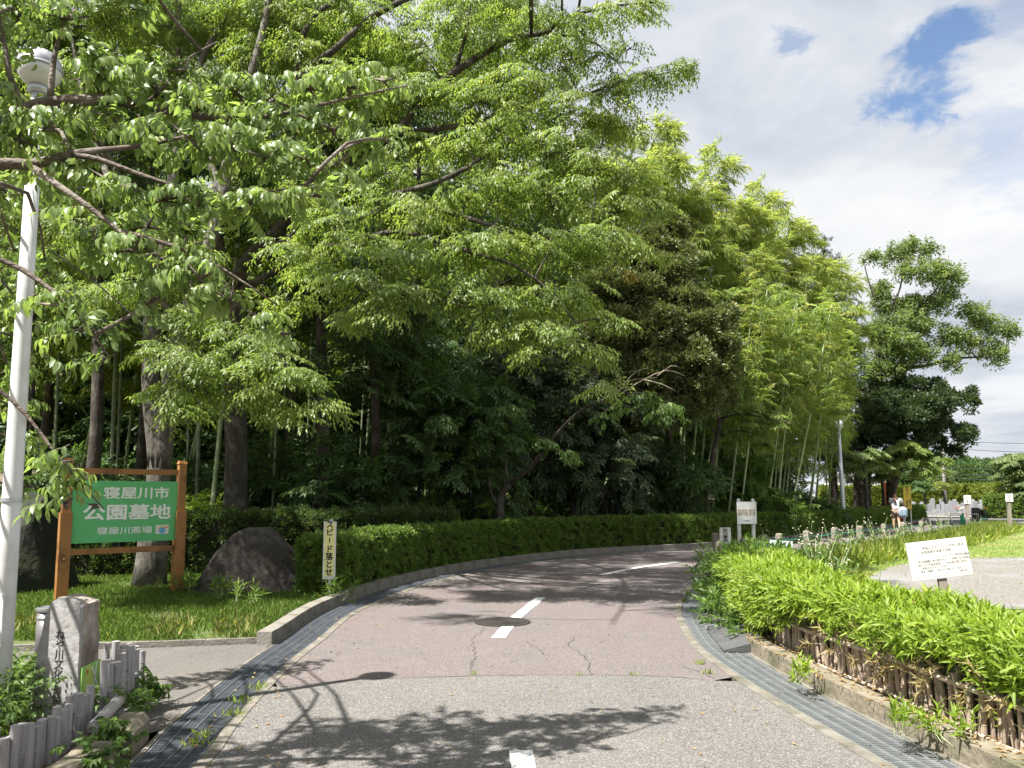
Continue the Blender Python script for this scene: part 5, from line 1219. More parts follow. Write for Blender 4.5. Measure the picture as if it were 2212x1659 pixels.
for args in ((740, 1000, 18.5, 3.2, 3.2, 'dark green shrub above the back hedge right of the pale trunk'), (900, 960, 20, 4.0, 5.6, 'tall blue green drooping evergreen shrub in the shaded middle of the wood'), (1010, 960, 21, 3.6, 6, 'tall dark shrub beside the blue green evergreen'),
             (1130, 960, 23, 4.2, 6.6, 'brownish dark shrub behind the leaning cherry'), (1240, 960, 24, 4.2, 6, 'dark shrub right of the leaning cherry branch'), (1330, 960, 25.5, 4.0, 5.4, 'blackish shrub at the foot of the rounded evergreen'),
             (820, 1020, 21, 2.6, 2.6, 'low shrub in front of the dark middle trunks'), (1050, 1050, 21.5, 2.6, 2.2, 'low shrub left of the leaning cherry trunk'),
             (1440, 960, 26.2, 3.6, 4.2, 'leafy shrub on the bank under the rounded evergreen'), (1650, 1000, 29.5, 3.2, 3.0, 'broad leaved bright shrub on the bank below the bamboo culms'), (1570, 1000, 29, 3.0, 3.2, 'bank shrub right of the thin tree with a tag'),
             (1750, 1050, 33, 2.4, 1.8, 'low shrub on the bank left of the far lamp'), (100, 1030, 18, 3, 2.6, 'shaded shrub behind the lamp pole'), (250, 1040, 20, 3, 2.2, 'shrub glimpsed above the left end of the sign'),
             (400, 1030, 21, 3.2, 2.6, 'shrub between the forked zelkova and the next trunk'), (600, 1030, 22, 3.4, 3.0, 'dim shrub between the two brown trunks')):
    lm = 'leaf_dark' if args[0] in (1130, 1240, 1330) else ('leaf_bush' if args[0] in (1650, 1570) else 'leaf_forest')
    shrub(*args, leafm=lm, size=.6, ll=.17 if args[0] > 400 else .13, lw=.062, droop=.35, dens=30)
# dark closed wood far behind (reads as one mass)
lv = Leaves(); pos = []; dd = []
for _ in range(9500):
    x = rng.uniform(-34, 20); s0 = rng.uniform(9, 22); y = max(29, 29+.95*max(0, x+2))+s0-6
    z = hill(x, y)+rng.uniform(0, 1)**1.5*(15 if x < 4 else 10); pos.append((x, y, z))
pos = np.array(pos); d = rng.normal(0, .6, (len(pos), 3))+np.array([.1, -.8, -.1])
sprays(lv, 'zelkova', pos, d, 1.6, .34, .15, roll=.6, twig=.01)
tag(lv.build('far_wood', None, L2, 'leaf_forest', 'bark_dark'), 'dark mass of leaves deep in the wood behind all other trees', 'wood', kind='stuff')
# undergrowth on the bank
lv = Leaves(); pos = []
while len(pos) < 5200:
    x, y = rng.uniform(-16, 19), rng.uniform(17.5, 42)
    s = s_line(x, y)
    if -1.2 < s < 9 and not (x > 4 and s < 1.5 and rng.uniform() < .55): pos.append((x, y, hill(x, y)+rng.uniform(.05, .55)))
pos = np.array(pos); d = rng.normal(0, .7, (len(pos), 3))+np.array([.1, -.4, .5])
sprays(lv, 'zelkova', pos, d, .42, .14, .055, roll=.7, twig=.005)
tag(lv.build('undergrowth', None, L2, 'leaf_bush', 'bark_dark'), 'low leafy undergrowth covering the bank behind the hedges', 'undergrowth', kind='stuff')
lv = Leaves(); pos = []
while len(pos) < 5000:
    x, y = rng.uniform(-2, 20), rng.uniform(20, 44)
    s = s_line(x, y)
    if -2.5 < s < 2.2 and x > 0: pos.append((x, y, max(.0, hill(x, y))))
pos = np.array(pos); sprays(lv, 'tuft', pos, rng.normal(0, .15, (len(pos), 3))+UP, .5, .5, .02, twig=0)
tag(lv.build('bank_grass', None, L2, 'grass_blade'), 'long grass along the foot of the bank', 'grass', kind='stuff')
# dwarf bamboo patches in the sun behind the sign
for (px, py, Y, w_, lab) in ((270, 1010, 18.5, 2.4, 'sunlit dwarf bamboo clump behind the top of the green sign'), (880, 1050, 20.5, 2.4, 'sunlit dwarf bamboo clump right of the middle trunk'), (420, 1050, 17.5, 1.6, 'small dwarf bamboo clump right of the sign top')):
    b = P(px, py, Y); b.z = hill(b.x, b.y); t0 = empty('dwarf_bamboo', b, 0, lab, 'plant'); lv = Leaves(); n = 420
    p = rng.normal(0, .35, (n, 3))*w_*np.array([1, .7, 0])+np.array([0, 0, 1])*rng.uniform(.2, 1.5, n)[:, None]
    sprays(lv, 'bamboo', p, rng.normal(0, .7, (n, 3))+np.array([.3, -.4, .1]), .4, .14, .024, twig=.003); lv.build('foliage', t0, L2, 'leaf_sasa', 'culm_green')

# ---- leaning cherry behind the front hedge
b = P(1082, 1136, 19.6); b.z = 0; Y = 19.6
lc = [([b-Vector((0, 0, .2)), P(1080, 1090, Y), P(1088, 1060, Y), P(1100, 1045, Y)], .125, .09), (PP((1098, 1050, Y), (1150, 1005, Y-.2), (1200, 940, Y-.6), (1250, 890, Y-1), (1292, 868, Y-1.4), (1350, 850, Y-1.7), (1420, 850, Y-2)), .062, .016),
      (PP((1078, 1095, Y), (1062, 1070, Y), (1056, 1040, Y), (1050, 1000, Y)), .055, .035), (PP((1098, 1048, Y), (1090, 980, Y), (1093, 900, Y)), .045, .02), (PP((1292, 868, Y-1.4), (1360, 880, Y-1.8), (1440, 890, Y-2.2)), .02, .008)]
pc = scat([(1385, 862, 17.6, .45), (1440, 880, 17.4, .5), (1340, 880, 17.9, .3), (1180, 960, 19, .5), (1230, 985, 18.9, .4), (1090, 890, 19.4, .6), (1300, 900, 18, .3), (1420, 900, 17.2, .35)])
bare = [PP((1340, 852, 17.9), (1390, 820, 17.8), (1440, 800, 17.7), (1480, 812, 17.6)), PP((1330, 855, 17.9), (1370, 805, 17.9), (1400, 795, 17.9)), PP((1390, 820, 17.8), (1430, 830, 17.7), (1460, 845, 17.6)), PP((1350, 840, 17.9), (1330, 810, 17.9), (1320, 800, 17.9)), PP((1300, 866, 18), (1350, 825, 18), (1420, 815, 17.8)), PP((1420, 812, 17.8), (1450, 790, 17.8), (1470, 795, 17.8))]
Lv = Leaves()
pad_tree('cherry_tree', 'leaning twin stemmed cherry behind the clipped hedge with bare grey twigs at its tip', b, lc, pc, Lv, 'cherry', .4, .12, .055, 60, 'leaf_bush', 'bark_dark', L2, zsq=.5, twig=.005, bare=bare)
# ---- thin tree with a tag
b = P(1528, 1112, 26.5); b.z = 0; Y = 26.5
lt = [([b-Vector((0, 0, .2)), P(1528, 1060, Y), P(1535, 1010, Y), P(1550, 940, Y), P(1556, 905, Y)], .125, .08), (PP((1556, 905, Y), (1590, 895, Y-.3), (1640, 900, Y-.5), (1700, 920, Y-.7)), .05, .012), (PP((1554, 920, Y), (1545, 880, Y), (1540, 860, Y)), .04, .015), (PP((1548, 945, Y), (1600, 930, Y-.3), (1650, 945, Y-.5)), .04, .015), (PP((1545, 935, Y), (1528, 912, Y)), .035, .02)]
pt = scat([(1590, 885, 26.2, .6), (1625, 880, 26, .55), (1655, 900, 25.8, .5), (1610, 915, 26, .6), (1640, 940, 26, .5), (1580, 945, 26.2, .45), (1670, 915, 25.8, .35), (1655, 960, 26, .4)])
bare = [PP((1640, 900, 26), (1680, 905, 25.9), (1712, 915, 25.8)), PP((1545, 880, 26.5), (1525, 865, 26.5), (1515, 855, 26.5)), PP((1650, 908, 26), (1690, 930, 25.9), (1705, 935, 25.9)), PP((1556, 900, 26.5), (1570, 875, 26.5), (1575, 860, 26.5)), PP((1556, 903, 26.5), (1535, 880, 26.5), (1537, 868, 26.5))]
Lv = Leaves()
tt = pad_tree('thin_tree', 'slender dark tree with a small cream tag on its trunk and a sparse sunlit crown', b, lt, pt, Lv, 'zelkova', .45, .11, .05, 44, 'leaf_zelkova', 'bark_dark', L2, zsq=.4, twig=.006, bare=bare)
tp = P(1537, 1074, Y-.17); mb = MB(); mb.box(tp-b, (.24, .03, .16), 'tag_cream', rot=Matrix.Rotation(R(6), 3, 'Y')); o = mb.build('name_tag'); o.location = b; tag(o, 'small cream name tag fixed to the slender dark trunk', 'tag')

# ---- rounded evergreen
Y = 23.5; b = P(1440, 1050, 28.5); b.z = hill(b.x, b.y); s_ = ppm(24)
bl = []
for (px, py, d, rx, rz) in ((1400, 540, 25.5, 1.1, .8), (1440, 500, 26.2, .9, .7), (1350, 560, 25.2, 1.0, .8), (1430, 600, 24.8, 1.2, .9), (1370, 640, 24.3, 1.2, .9), (1470, 660, 24.5, 1.1, .9), (1300, 640, 24.5, 1.1, .9), (1320, 730, 24, 1.2, 1.0), (1420, 720, 23.8, 1.25, 1.0), (1500, 710, 24.3, 1.1, .8), (1550, 690, 24.8, .8, .6), (1545, 750, 24.4, .9, .8), (1480, 790, 23.8, 1.2, .9), (1550, 810, 24.4, .85, .8), (1400, 810, 23.8, 1.1, .9), (1500, 860, 24.2, 1.0, .8), (1300, 820, 24.2, 1.1, .9), (1440, 890, 24.2, 1.0, .7), (1240, 720, 24.8, 1.1, 1.0), (1470, 560, 25.8, .8, .6), (1350, 900, 24.6, 1.0, .8), (1390, 460, 26.5, .7, .5), (1290, 560, 25.4, .9, .7), (1560, 860, 24.8, .6, .6), (1230, 830, 25, 1.1, 1)):
    bl.append((P(px, py, d), rx*.86, rz*.92))
blob_plant('evergreen_tree', 'rounded brownish evergreen of many dense lobes in front of the bamboo', b, bl, 'dense', .30, .125, .055, 520, 'leaf_evergreen', cat='tree', trunk=[b, b+Vector((0, -.8, 3.0)), P(1420, 720, 25.4)], base=(.15, .08), up=.6)

# ---- bamboo grove: four variants, then copies
def bamboo_proto(H, seed, lean, fol):
    global rng
    old = rng; rng = np.random.default_rng(seed); random.seed(seed)
    t0 = empty('bamboo', (0, 0, 0)); mb = MB()
    n = 46; ax = []
    for i in range(n):
        t = i/(n-1); r_ = lean*H*(.55*t+.12*t*t+.85*max(0, t-.55)**2); z = H*(t-.16*max(0, t-.5)**2*2)
        ax.append(Vector((r_, .03*H*math.sin(t*2), z)))
    prof = []
    rad = [.050*(1-.88*(i/(n-1)))+.004 for i in range(n)]
    pts = []; rr = []
    for i in range(n-1):
        a, b_ = ax[i], ax[i+1]
        for k, f in ((0, 1.0), (.06, .96), (.94, .96)): pts.append(a+(b_-a)*k); rr.append(rad[i]*f*(1.09 if k == 0 else 1))
    pts.append(ax[-1]); rr.append(rad[-1]*.6)
    mb.tube(pts, rr, 'culm_green', n=7); mb.build('culm', t0, smooth=True)
    lv = Leaves(); pos = []; dr = []; sz = []; br = []
    for i in range(int(n*.36), n):
        t = i/(n-1)
        if rng.uniform() > (.45 if t < .5 else .96): continue
        for k in range(2 if t < .93 else 3):
            a = rng.uniform(0, 6.28); L = (1.5*(1-.62*t)+.35)*rng.uniform(.55, 1.1); o = npv(ax[i])
            d = np.array([math.cos(a)+.35, math.sin(a), .55+.2*t]); d /= np.linalg.norm(d)
            for j in range(fol):
                if rng.uniform() < .16: continue
                q = (j+1)/fol; p = o+d*L*q-UP*.42*L*q*q; dirn = d-UP*.84*q*.8+rng.normal(0, .42, 3)
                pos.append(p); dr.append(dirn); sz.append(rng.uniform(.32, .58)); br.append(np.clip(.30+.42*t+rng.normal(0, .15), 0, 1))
            lv.twig(o[None], (o+d*L-UP*.42*L)[None], np.array([.008]))
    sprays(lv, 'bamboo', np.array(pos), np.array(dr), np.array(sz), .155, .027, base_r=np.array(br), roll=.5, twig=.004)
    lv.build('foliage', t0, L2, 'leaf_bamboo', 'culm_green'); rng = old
    return t0
bp = [bamboo_proto(11.5, 11, .17, 6), bamboo_proto(12.5, 12, .24, 6), bamboo_proto(10.5, 13, .30, 7), bamboo_proto(13, 14, .12, 6)]
random.seed(5); used = set()
def bamboo(px, py_top, Y, v, az, label, group='bamboo culms of the grove', by=None, sc=1.0):
    """stands so that its tip is near the photo's point (px,py_top)"""
    src = bp[v]; o = src if v not in used else copy_tree(src); used.add(v)
    H = (11.5, 12.5, 10.5, 13)[v]; tipx = (.17, .24, .30, .12)[v]*H*.84; tipz = H*.92
    tip = P(px, py_top, Y); x = tip.x; y = Y
    for _ in range(3):
        g = hill(x, y); k = max(.55, min(1.25, (tip.z-g)/tipz)); x = tip.x-tipx*k*math.cos(az); y = Y-tipx*k*math.sin(az)
    o.location = (x, y, hill(x, y)-.1); o.rotation_euler = (0, 0, az); o.scale = (k, k, k); tag(o, label, 'bamboo', group); return o
grove = [(1480, 190, 29), (1440, 215, 31), (1530, 270, 31), (1400, 240, 28), (1360, 300, 27), (1550, 300, 32), (1490, 300, 28), (1430, 330, 27), (1600, 370, 33), (1640, 385, 34), (1570, 420, 30), (1520, 400, 28), (1660, 430, 35), (1700, 460, 36), (1620, 460, 32), (1740, 490, 38), (1790, 455, 38), (1680, 520, 34), (1720, 560, 35), (1760, 560, 36), (1810, 600, 39), (1780, 640, 36), (1840, 670, 39), (1650, 560, 31), (1600, 540, 29.5), (1700, 640, 33), (1750, 690, 34), (1800, 720, 36), (1660, 660, 30.5), (1610, 650, 29), (1845, 710, 39), (1820, 780, 37), (1710, 740, 31.5), (1760, 790, 33),
         (1330, 200, 30), (1290, 260, 28), (1240, 220, 31), (1180, 260, 30), (1470, 420, 29), (1540, 520, 29), (1580, 600, 28.5), (1640, 750, 29), (1690, 800, 30), (1740, 850, 31), (1790, 830, 34), (1830, 830, 37)]
for i, (px, py, Y) in enumerate(grove):
    bamboo(px+random.uniform(-10, 10), py, Y+random.uniform(-.8, .8), i % 4, R(random.uniform(-50, 25)), 'feathery yellow green bamboo leaning over the bank in the grove beyond the rounded evergreen')
for i, (px, py, Y) in enumerate([(60, 20, 24), (140, -60, 26), (230, -80, 25), (330, -60, 27), (-40, 40, 24), (420, -100, 27), (520, -80, 26), (700, -60, 28), (800, 0, 28), (20, -120, 28), (600, -140, 29), (180, 60, 23), (900, 60, 29), (1000, 140, 30), (1100, 160, 31)]):
    bamboo(px, py, Y, i % 4, R(random.uniform(-90, 20)), 'tall bamboo deep in the wood at the upper left behind the zelkovas', 'tall bamboo behind the zelkovas')
# single culms that show in the dark
def culm(px0, py0, px1, py1, Y, r, mat, label):
    a, b_ = P(px0, py0, Y), P(px1, py1, Y); a.z = hill(a.x, a.y)-.1; mb = MB(); n = max(6, int((b_-a).length/.32)); pts = []; rr = []
    d = (b_-a); top = a+d*max(1.0, 9.5/d.length); L = (top-a).length; n = int(L/.33)
    for i in range(n):
        p = a+(top-a)*(i/n); q = (top-a)/n
        for k, f in ((0, 1.08), (.07, .95), (.93, .97)): pts.append(p+q*k-a); rr.append(r*f*(1-.45*i/n))
    mb.tube(pts, rr, mat, n=9); t0 = empty('bamboo_culm', a, 0, label, 'bamboo', 'lone bamboo culms in the shade'); mb.build('culm', t0, smooth=True)
    lv = Leaves(); lit = mat == 'culm_green' and Y > 26; m = 150 if lit else 46; p = npv(top-a)*rng.uniform(.5 if lit else .75, 1.0, m)[:, None]+rng.normal(0, .5, (m, 3)); sprays(lv, 'bamboo', p, rng.normal(0, 1, (m, 3)), .5, .16, .028, twig=.004); lv.build('foliage', t0, L2, 'leaf_bamboo', 'culm_green')
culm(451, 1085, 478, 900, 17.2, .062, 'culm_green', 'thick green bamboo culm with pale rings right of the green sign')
for k, a in enumerate([(780, 1030, 798, 880, 21, .045, 'culm_green', 'whitish sunlit bamboo culm beside the dark middle trunk'), (770, 1040, 782, 900, 22, .03, 'culm_green', 'thin tan bamboo culm left of the sunlit one'), (430, 960, 436, 780, 20, .06, 'culm_shaded', 'dim green bamboo culm above the sign'), (250, 900, 252, 700, 21, .06, 'culm_shaded', 'dim bamboo culm left of the forked trunk'), (262, 900, 266, 690, 22.5, .05, 'culm_shaded', 'dim thin bamboo culm next to the forked trunk'),
                       (590, 1040, 598, 900, 21, .05, 'culm_shaded', 'dark bamboo culm between the brown trunks'), (735, 1060, 748, 940, 20, .045, 'culm_shaded', 'dark slanting bamboo culm left of the sunlit one'), (850, 1000, 856, 860, 23, .05, 'culm_shaded', 'dark bamboo culm right of the middle trunk'), (410, 940, 412, 760, 23, .05, 'culm_shaded', 'far dim bamboo culm right of the forked trunk'), (1015, 880, 1016, 820, 24, .06, 'culm_shaded', 'short glimpse of a grey culm among dark leaves'), (120, 1000, 126, 800, 20, .05, 'culm_shaded', 'dim culm right of the lamp pole'), (660, 1010, 668, 860, 23, .045, 'culm_shaded', 'dim culm above the back hedge'),
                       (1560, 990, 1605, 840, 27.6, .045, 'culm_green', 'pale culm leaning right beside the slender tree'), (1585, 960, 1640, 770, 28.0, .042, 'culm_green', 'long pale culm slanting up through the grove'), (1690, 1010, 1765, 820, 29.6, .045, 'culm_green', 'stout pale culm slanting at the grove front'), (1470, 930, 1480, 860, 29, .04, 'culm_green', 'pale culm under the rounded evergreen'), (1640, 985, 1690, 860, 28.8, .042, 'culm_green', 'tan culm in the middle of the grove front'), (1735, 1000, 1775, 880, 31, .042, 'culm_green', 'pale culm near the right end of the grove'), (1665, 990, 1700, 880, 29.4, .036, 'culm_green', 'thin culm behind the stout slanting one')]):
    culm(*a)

# ---- conifer and big trees at the right
b = P(1800, 1060, 46); b.z = 0; bl = []
for k in range(30):
    t = k/29; z = 3+12.6*t; r = (2.7*(1-t)**.8+.35); a = k*2.4
    bl.append((Vector((b.x+r*.55*math.cos(a), b.y+r*.55*math.sin(a), z)), r*.62, .75))
top_s = (P(1800, 525, 46).z)/15.8
bl = [(Vector((p.x, p.y, p.z*top_s)), a*1.0, c) for p, a, c in bl]
blob_plant('conifer', 'dark narrow conifer top rising behind the right end of the bamboo', b, bl, 'needle', .6, .22, .02, 95, 'needle_dark', cat='tree', trunk=[b, Vector((b.x, b.y, 8)), Vector((b.x, b.y, 15*top_s))], base=(.3, .05), up=.5, stems=0)

Y = 44; b = P(1868, 1110, Y); b.z = 0
lo_ = [([b-Vector((0, 0, .2)), P(1862, 1060, Y), P(1868, 980, Y), P(1880, 900, Y), P(1890, 830, Y), P(1900, 760, Y)], .52, .28), (PP((1890, 830, Y), (1930, 800, Y), (2000, 790, Y), (2060, 775, Y), (2120, 770, Y), (2170, 755, Y)), .16, .03), (PP((1900, 760, Y), (1905, 690, Y), (1880, 620, Y), (1868, 575, Y)), .12, .03), (PP((1900, 760, Y), (1920, 680, Y), (1945, 620, Y), (1950, 570, Y)), .12, .03), (PP((1900, 760, Y), (1960, 690, Y), (2010, 640, Y), (2040, 600, Y)), .13, .03), (PP((2000, 790, Y), (2050, 730, Y), (2110, 700, Y)), .07, .02), (PP((1862, 1075, Y), (1850, 1050, Y-.5), (1835, 1030, Y-1)), .12, .06), (PP((1880, 900, Y), (1950, 860, Y), (2020, 850, Y)), .14, .04)]
po_ = scat([(1885, 560, 44, .5), (1930, 560, 44, .8), (1975, 550, 44, .8), (2010, 560, 44, .6), (1950, 590, 44, .9), (2000, 600, 44, 1.0), (2040, 610, 44, .8), (2060, 640, 44, .6), (1910, 610, 44, .6), (1890, 660, 44, .6), (1930, 650, 44, .7), (1985, 650, 44, 1.0), (2030, 660, 44, .8), (1950, 700, 44, 1.1), (1900, 720, 44, 1.0), (2000, 710, 44, .9), (1885, 770, 44, 1.0), (1940, 760, 44, 1.2), (2000, 760, 44, 1.0), (2060, 740, 44, .9), (2090, 700, 44, .8), (2120, 690, 44, .8), (2150, 720, 44, .8), (2175, 735, 44, .5), (2140, 760, 44, .8), (2100, 750, 44, .9), (2165, 775, 44, .4), (2060, 780, 44, .7), (1880, 820, 44, .9), (1920, 810, 44, .9), (1970, 690, 45, 1.), (1930, 730, 43, 1)])
Lv = Leaves()
po_ = [(q+Vector(rng.normal(0, .25, 3)), r*1.3) for q, r in po_]
to = pad_tree('oak_tree', 'tall open crowned oak with a thick dark trunk and one long bough to the right', b, lo_, po_, Lv, 'dense', .62, .16, .08, 54, 'leaf_oak', 'bark_dark', L2, zsq=.85, twig=.012, subr=.03)
bl = []
for (px, py, d, rx, rz) in ((1960, 850, 43.5, 2.0, 1.2), (2030, 860, 43, 1.8, 1.2), (2070, 890, 43, 1.1, 1.1), (1900, 870, 43.5, 1.8, 1.3), (1860, 920, 43.5, 1.4, 1.3), (1930, 930, 42.5, 1.9, 1.2), (2000, 920, 42.5, 1.9, 1.2), (2060, 930, 43, 1.2, 1.0), (1990, 965, 42.8, 1.5, .7), (1900, 975, 43, 1.4, .9), (1860, 860, 44, 1.2, 1.2), (2075, 860, 43.5, .9, .8), (1990, 820, 44, 1.3, .7), (2040, 960, 43, .9, .6), (1830, 960, 44, 1.0, 1.0)):
    for _ in range(4): bl.append((P(px+random.uniform(-55, 45), py+random.uniform(-32, 32), d+random.uniform(-.8, .8)), rx*random.uniform(.35, .55), rz*random.uniform(.4, .6)))
b2 = P(1930, 1110, 45); b2.z = 0
blob_plant('camphor_tree', 'dense dark round evergreen crown under the open oak', b2, bl, 'dense', .5, .19, .085, 170, 'leaf_dark', cat='tree', trunk=[b2, P(1925, 1040, 45), P(1950, 940, 44.5)], base=(.3, .2), up=.5)

def small_cherry(pxs, Y, label, pads, r=.13, leafm='leaf_zelkova'):
    b = P(*pxs[0], Y); b.z = 0
    lb = [([b-Vector((0, 0, .2))]+[P(x, y, Y) for x, y in pxs[1:]], r, r*.45)]
    Lv = Leaves()
    return pad_tree('cherry_tree', label, b, lb, scat(pads), Lv, 'zelkova', .55, .15, .07, 40, leafm, 'bark_dark', L2, zsq=.34, twig=.008, subr=.028)
small_cherry([(1930, 1112), (1932, 1060), (1945, 1020), (1960, 985)], 41, 'small leaning cherry left of the yellow banner with flat leafy layers', [(1905, 985, 41, .7), (1940, 970, 41, .8), (1980, 975, 41, .8), (1950, 1000, 41, .8), (2000, 1000, 41, .8), (2030, 995, 41, .6), (1990, 1020, 41, .6), (1920, 1015, 41, .6), (1960, 960, 41, .6), (2020, 1015, 41, .5)], .16)
small_cherry([(1912, 1110), (1908, 1070), (1905, 1040)], 43, 'short dark cherry trunk just behind the man', [(1890, 1010, 43, .7), (1915, 1000, 43, .7), (1900, 1030, 43, .6)], .14, 'leaf_oak')
small_cherry([(1872, 1115), (1872, 1070), (1868, 1020), (1860, 990)], 36, 'slim cherry right of the far lamp with flat green layers', [(1835, 1000, 36, .6), (1860, 985, 36, .7), (1880, 975, 36, .6), (1850, 1015, 36, .5), (1890, 1000, 36, .5), (1845, 985, 36, .5)], .11, 'leaf_oak')
small_cherry([(2225, 1120), (2220, 1080), (2205, 1040), (2195, 1010)], 42, 'cherry tree cut by the right edge of the picture', [(2175, 1000, 42, .8), (2200, 990, 42, .9), (2190, 1020, 42, .8), (2215, 1010, 42, .9), (2170, 1025, 42, .5), (2200, 1045, 42, .8), (2225, 1040, 42, .9), (2210, 1065, 42, .8), (2165, 992, 42, .4), (2240, 1060, 42, 1)], .16, 'leaf_oak')
small_cherry([(2000, 1098), (1998, 1070), (1990, 1055)], 66, 'tiny cherry tree among the gravestones', [(1990, 1045, 66, .8), (2003, 1052, 66, .7), (1980, 1055, 66, .7)], .14, 'leaf_far')
small_cherry([(2045, 1098), (2040, 1075), (2035, 1055)], 70, 'small leaning tree at the front of the far hedge', [(2035, 1045, 70, .8), (2025, 1052, 70, .7), (2045, 1052, 70, .6)], .16, 'leaf_farhedge')
for i, (px, py, Y, w_, h_, lab) in enumerate(((2060, 1040, 130, 9, 6.5, 'round green tree in the distance left of the tallest one'), (2100, 1040, 128, 8, 7.0, 'distant round tree with the palest leaves'), (2120, 1030, 136, 12, 9.0, 'broadest distant round tree'), (2150, 1040, 134, 9, 6.8, 'distant round tree right of the broadest one'), (2085, 1040, 140, 8, 6.0, 'darker distant tree in the second row'), (2180, 1040, 140, 11, 6.4, 'distant tree behind the right edge cherry'), (2030, 1040, 125, 7, 5.6, 'distant bushy tree beside the utility pole'), (2215, 1040, 145, 12, 7, 'distant tree at the right edge'), (1975, 1040, 100, 6, 5.0, 'bushy tree in front of the white gabled house'))):
    b = P(px, 1070, Y); b.z = 0; bl = []
    for k in range(9):
        a = random.uniform(0, 6.28); q = random.uniform(.1, .7); bl.append((b+Vector((w_/2*q*math.cos(a), w_/2*q*math.sin(a), h_*random.uniform(.35, .8))), w_*.27, h_*.22))
    blob_plant('distant_tree', lab, b, bl, 'dense', 1.0, .45, .24, 22, 'leaf_far' if i % 3 else 'leaf_oak', cat='tree', group='round trees in the distance', trunk=[b, b+Vector((0, 0, h_*.4))], base=(.3, .2), twig=.02)

# ---- hedges
def hedge(name, label, path, w_, h_, leafm, core, ll, lw, dens, size=.12, cat='hedge', bump=.05, kind='dense', up_h=None):
    """clipped hedge: leafy shoots on the top and sides of a solid dark core"""
    t0 = empty(name, path[0], 0, label, cat); B = path[0]
    mb = MB(); strip(mb, [p-B for p in path], .10, w_-.10, 0, h_-.10, core); mb.build('dark_core', t0)  # solid box added in dark interior tones, stops the view through the leaves
    cum = [0]
    for a, b in zip(path, path[1:]): cum.append(cum[-1]+(b-a).length)
    Ltot = cum[-1]; cum = np.array(cum); A = np.array([npv(p-B) for p in path]); O = np.array([npv(p-B) for p in offset(path, w_)])
    lv = Leaves(); n = int(dens*Ltot*(w_+2*h_)); s = rng.uniform(0, Ltot, n); wgt = rng.uniform(0, 1, n)
    a = np.stack([np.interp(s, cum, A[:, k]) for k in range(3)], 1); o = np.stack([np.interp(s, cum, O[:, k]) for k in range(3)], 1); lat = norm(o-a)
    per = w_+2*h_; q = wgt*per
    side = np.where(q < h_, 0, np.where(q < h_+w_, 1, 2))
    u = np.where(side == 1, (q-h_)/w_, np.where(side == 0, 0., 1.)); z = np.where(side == 1, h_, np.where(side == 0, q, q-h_-w_))
    hn = np.sin(s*2.1)*.35+np.sin(s*5.3+1)*.3+np.sin(s*11.7)*.3
    pos = a+(o-a)*u[:, None]; pos[:, 2] += z; nrm = np.where((side == 1)[:, None], UP, np.where((side == 0)[:, None], -lat, lat))
    edge = np.clip(1-np.minimum(np.abs(z-h_), np.minimum(u, 1-u)*w_+np.where(side == 1, 0, 9)*0)/.12, 0, 1)*(side != 1)
    pos += nrm*(bump*(hn+rng.normal(0, .55, n)))[:, None]-nrm*size*.45
    d = nrm*1.0+rng.normal(0, .5, (n, 3))+UP*.35
    sprays(lv, kind, pos, d, size*rng.uniform(.7, 1.3, n), ll, lw, roll=1.0, twig=.002, base_r=np.clip(.5+.22*rng.normal(0, 1, n)+.10*hn, 0, 1))
    # closed ends
    for e0, e1, dirn in ((A[0], O[0], norm(A[0]-A[min(5, len(A)-1)])), (A[-1], O[-1], norm(A[-1]-A[-min(6, len(A))]))):
        m = int(dens*w_*h_*1.4); p = e0+(e1-e0)*rng.uniform(0, 1, (m, 1)); p[:, 2] += rng.uniform(0, h_, m); p += dirn*(rng.normal(0, .03, (m, 1))-.0)
        sprays(lv, kind, p, dirn+rng.normal(0, .5, (m, 3))+UP*.3, size, ll, lw, roll=1.0, twig=.002)
    lv.build('foliage', t0, L2, leafm, 'bark_dark'); return t0
solid('hedge_core', (.030, .028, .015), (.015, .018, .009), 9, .95, bump=1, bscale=18)
solid('hedge_core_light', (.06, .07, .018), (.045, .05, .015), 9, .95, bump=1, bscale=18)
fh = [p for p in offset(KLs, -.24) if p.y > 11.95]
hedge('hedge', 'long clipped green hedge following the outer kerb of the bend', [p+Vector((0, 0, .04)) for p in reversed(fh)][::2] if False else [Vector((p.x, p.y, .04)) for p in reversed(fh)][::2], 0.66, .88, 'leaf_hedge', 'hedge_core', .055, .028, 200, size=.12)
bh = catmull([P(-120, 1130, 14.2), P(160, 1130, 14.6), P(400, 1130, 15.0), P(650, 1130, 15.6), P(880, 1130, 16.6), P(985, 1130, 17.4)], .3); bh = [Vector((p.x, p.y, .04)) for p in bh]
hedge('hedge', 'lower dark reddish azalea hedge behind the boulder and the sign', list(reversed(bh)), 1.2, 1.16, 'leaf_azalea', 'hedge_core', .06, .028, 120, size=.15, bump=.09)
q = catmull([P(1780, 1090, 96), P(1900, 1090, 95), P(2000, 1090, 92), P(2100, 1090, 86), P(2155, 1090, 76)], 1.0); q = [Vector((p.x, p.y, 0)) for p in q]
hedge('hedge', 'tall bright yellow green hedge behind the gravestones', list(reversed(q)), 1.6, 2.55, 'leaf_farhedge', 'hedge_core_light', .26, .13, 14, size=.5, bump=.12)
q = [Vector((p.x, p.y, 0)) for p in catmull([P(2128, 1090, 56), P(2200, 1090, 54), P(2300, 1090, 52)], .6)]
hedge('hedge', 'lower green hedge at the right edge behind the entrance sign', list(reversed(q)), 1.4, 1.5, 'leaf_hedge', 'hedge_core', .16, .08, 30, size=.3, bump=.09)

